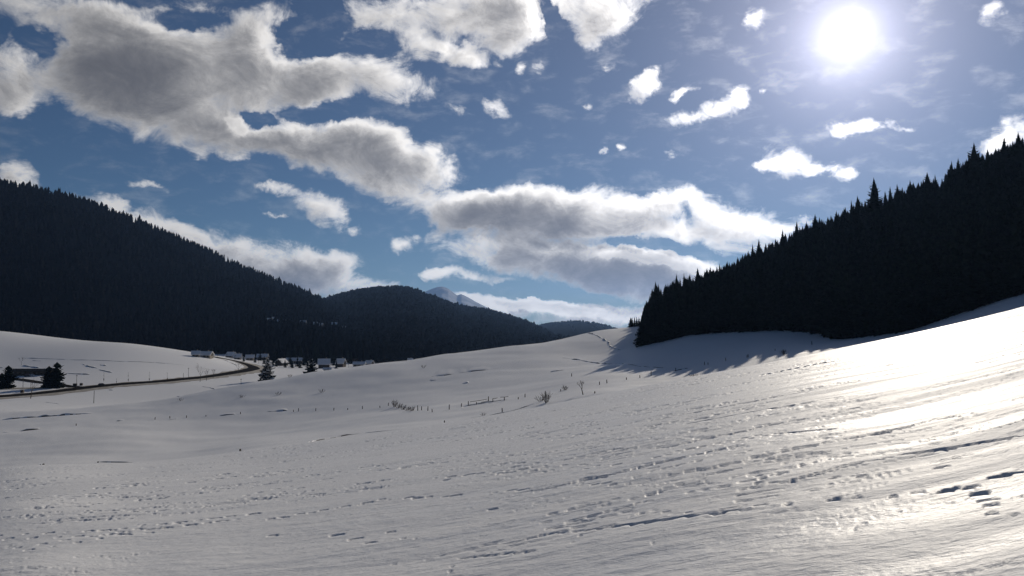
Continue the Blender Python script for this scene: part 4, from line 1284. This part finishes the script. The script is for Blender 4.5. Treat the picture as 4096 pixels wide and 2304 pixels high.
# ------------------------------------------------------------------ cars, bin, roadside bits
def car(g, rz, paint, label, group='cars in the valley'):
    o = thing('car', g, label, 'car', group, rz)
    prof = [(-2.1, .35), (-2.1, .85), (-1.75, 1.0), (-1.35, 1.42), (.35, 1.46), (1.05, .98), (1.95, .82), (2.1, .60), (2.1, .35)]
    s = Shape()
    n = len(prof)
    for y, k in ((-.85, 1), (-.80, 1), (.80, 1), (.85, 1)):
        inset = .0 if abs(y) < .84 else .03
        s.v += [(x * (1 - inset), y * (.9 if z > 1.2 else 1), z) for x, z in prof]
    for r in range(3):
        for k in range(n):
            a, b = r * n + k, r * n + (k + 1) % n
            s.f.append((a, b, b + n, a + n))
    s.f.append(tuple(range(n - 1, -1, -1))); s.f.append(tuple(range(3 * n, 4 * n)))
    s.build('body', MAT[paint], o)
    for y in (-.83, .83):
        Shape().add([(-1.25, y * 1.035, 1.02), (.78, y * 1.035, 1.02), (.30, y * .945, 1.36), (-1.15, y * .945, 1.36)], [(0, 1, 2, 3)[::1 if y < 0 else -1]]).build('side_window', MAT['glass'], o)
    Shape().add([(1.02, -.70, 1.03), (1.02, .70, 1.03), (.42, .64, 1.46), (.42, -.64, 1.46)], [(0, 1, 2, 3)]).build('windscreen', MAT['glass'], o)
    for x in (-1.3, 1.3):
        for y in (-.86, .70):
            w = Shape()
            w.tube([(x, y, .33), (x, y + .16, .33)], [.33, .33], 12)
            t = w.build('wheel', MAT['rubber'], o)
            yo = -.012 if y < 0 else .172
            r = Shape(); r.tube([(x, y + yo - .008, .33), (x, y + yo + .008, .33)], [.19, .19], 10)
            r.build('rim', MAT['metal'], t)
    for y in (-.6, .6):
        Shape().box(2.085, 2.125, y - .16, y + .16, .60, .72).build('headlight', MAT['paint_white'], o)
        Shape().box(-2.125, -2.085, y - .14, y + .14, .74, .86).build('tail_light', MAT['paint_red'], o)
    return o


g = on_valley(409, 1545)
k = int(np.argmin(np.hypot(road_line[:, 0] - g[0], road_line[:, 1] - g[1])))
d_ = road_line[k + 1] - road_line[k - 1]
xy = road_line[k]
car((xy[0], xy[1], float(ground_z(*xy)[0]) + .32), math.atan2(d_[1], d_[0]), 'paint_dark', 'dark car driving on the valley road', None)
for px, py, rz, p, lb in [(70, 1500, .1, 'paint_white', 'white car parked right of the left pine'), (114, 1502, .05, 'paint_red', 'dark red car parked before the long shed'), (126, 1505, -.05, 'paint_white', 'white car parked right of the red one before the shed'), (110, 1507, .3, 'paint_dark', 'dark car parked in front of the red one')]:
    g = on_valley(px, py)
    car((g[0], g[1], g[2] + .02), rz, p, lb, 'cars parked by the long shed')


def bin_box(px, py, w, h, label):
    g = on_valley(px, py)
    o = thing('roadside_bin', g, label, 'bin', 'roadside bins')
    Shape().box(-w / 2, w / 2, -.5, .5, 0, h).build('body', MAT['planks'], o)
    Shape().add([(-w / 2 - .06, -.56, h + .003), (w / 2 + .06, -.56, h + .003), (w / 2 + .06, .56, h + .16), (-w / 2 - .06, .56, h + .16), (-w / 2 - .06, -.56, h + .1), (w / 2 + .06, -.56, h + .1), (w / 2 + .06, .56, h + .26), (-w / 2 - .06, .56, h + .26)],
                [(3, 2, 1, 0), (4, 5, 6, 7), (0, 1, 5, 4), (1, 2, 6, 5), (2, 3, 7, 6), (3, 0, 4, 7)]).build('lid', MAT['metal'], o)


bin_box(300, 1543, 2.2, 1.2, 'low wide dark bin at the foot of the pole by the junction')
bin_box(325, 1542, 1.5, 1.3, 'square dark bin right of the pole by the junction')
bin_box(89, 1571, 1.6, 1.5, 'square dark bin between the lane and the road')

# the white stone at the forest edge
rg = random.Random(3)
bm = bmesh.new()
bmesh.ops.create_icosphere(bm, subdivisions=2, radius=.9)
for v in bm.verts:
    v.co = Vector((v.co.x * 1.2, v.co.y, v.co.z * .8)) * rg.uniform(.85, 1.12)
me = bpy.data.meshes.new('snowy_rock'); bm.to_mesh(me); bm.free()
me.materials.append(MAT['roof_snow'])
o = link('snowy_rock', me); gr = place(3645, 1296, 150); o.location = gr
tag(o, 'snow-capped rock at the foot of the forest edge', 'rock')

# ------------------------------------------------------------------ valley air
hz = Shape().box(-17800, 17800, -17800, 19500, -75, 840).build('haze', bpy.data.materials.new('air'))
tag(hz, 'thin blue haze hanging in the valley air', 'haze', None, 'stuff')
am = hz.data.materials[0]
am.use_nodes = True
at_ = am.node_tree
at_.nodes.clear()
pv = node(at_, 'ShaderNodeVolumePrincipled', {'Color': (.30, .51, .95, 1), 'Density': 3.4e-5, 'Anisotropy': 0.45})
node(at_, 'ShaderNodeOutputMaterial', {'Volume': pv.outputs[0]})
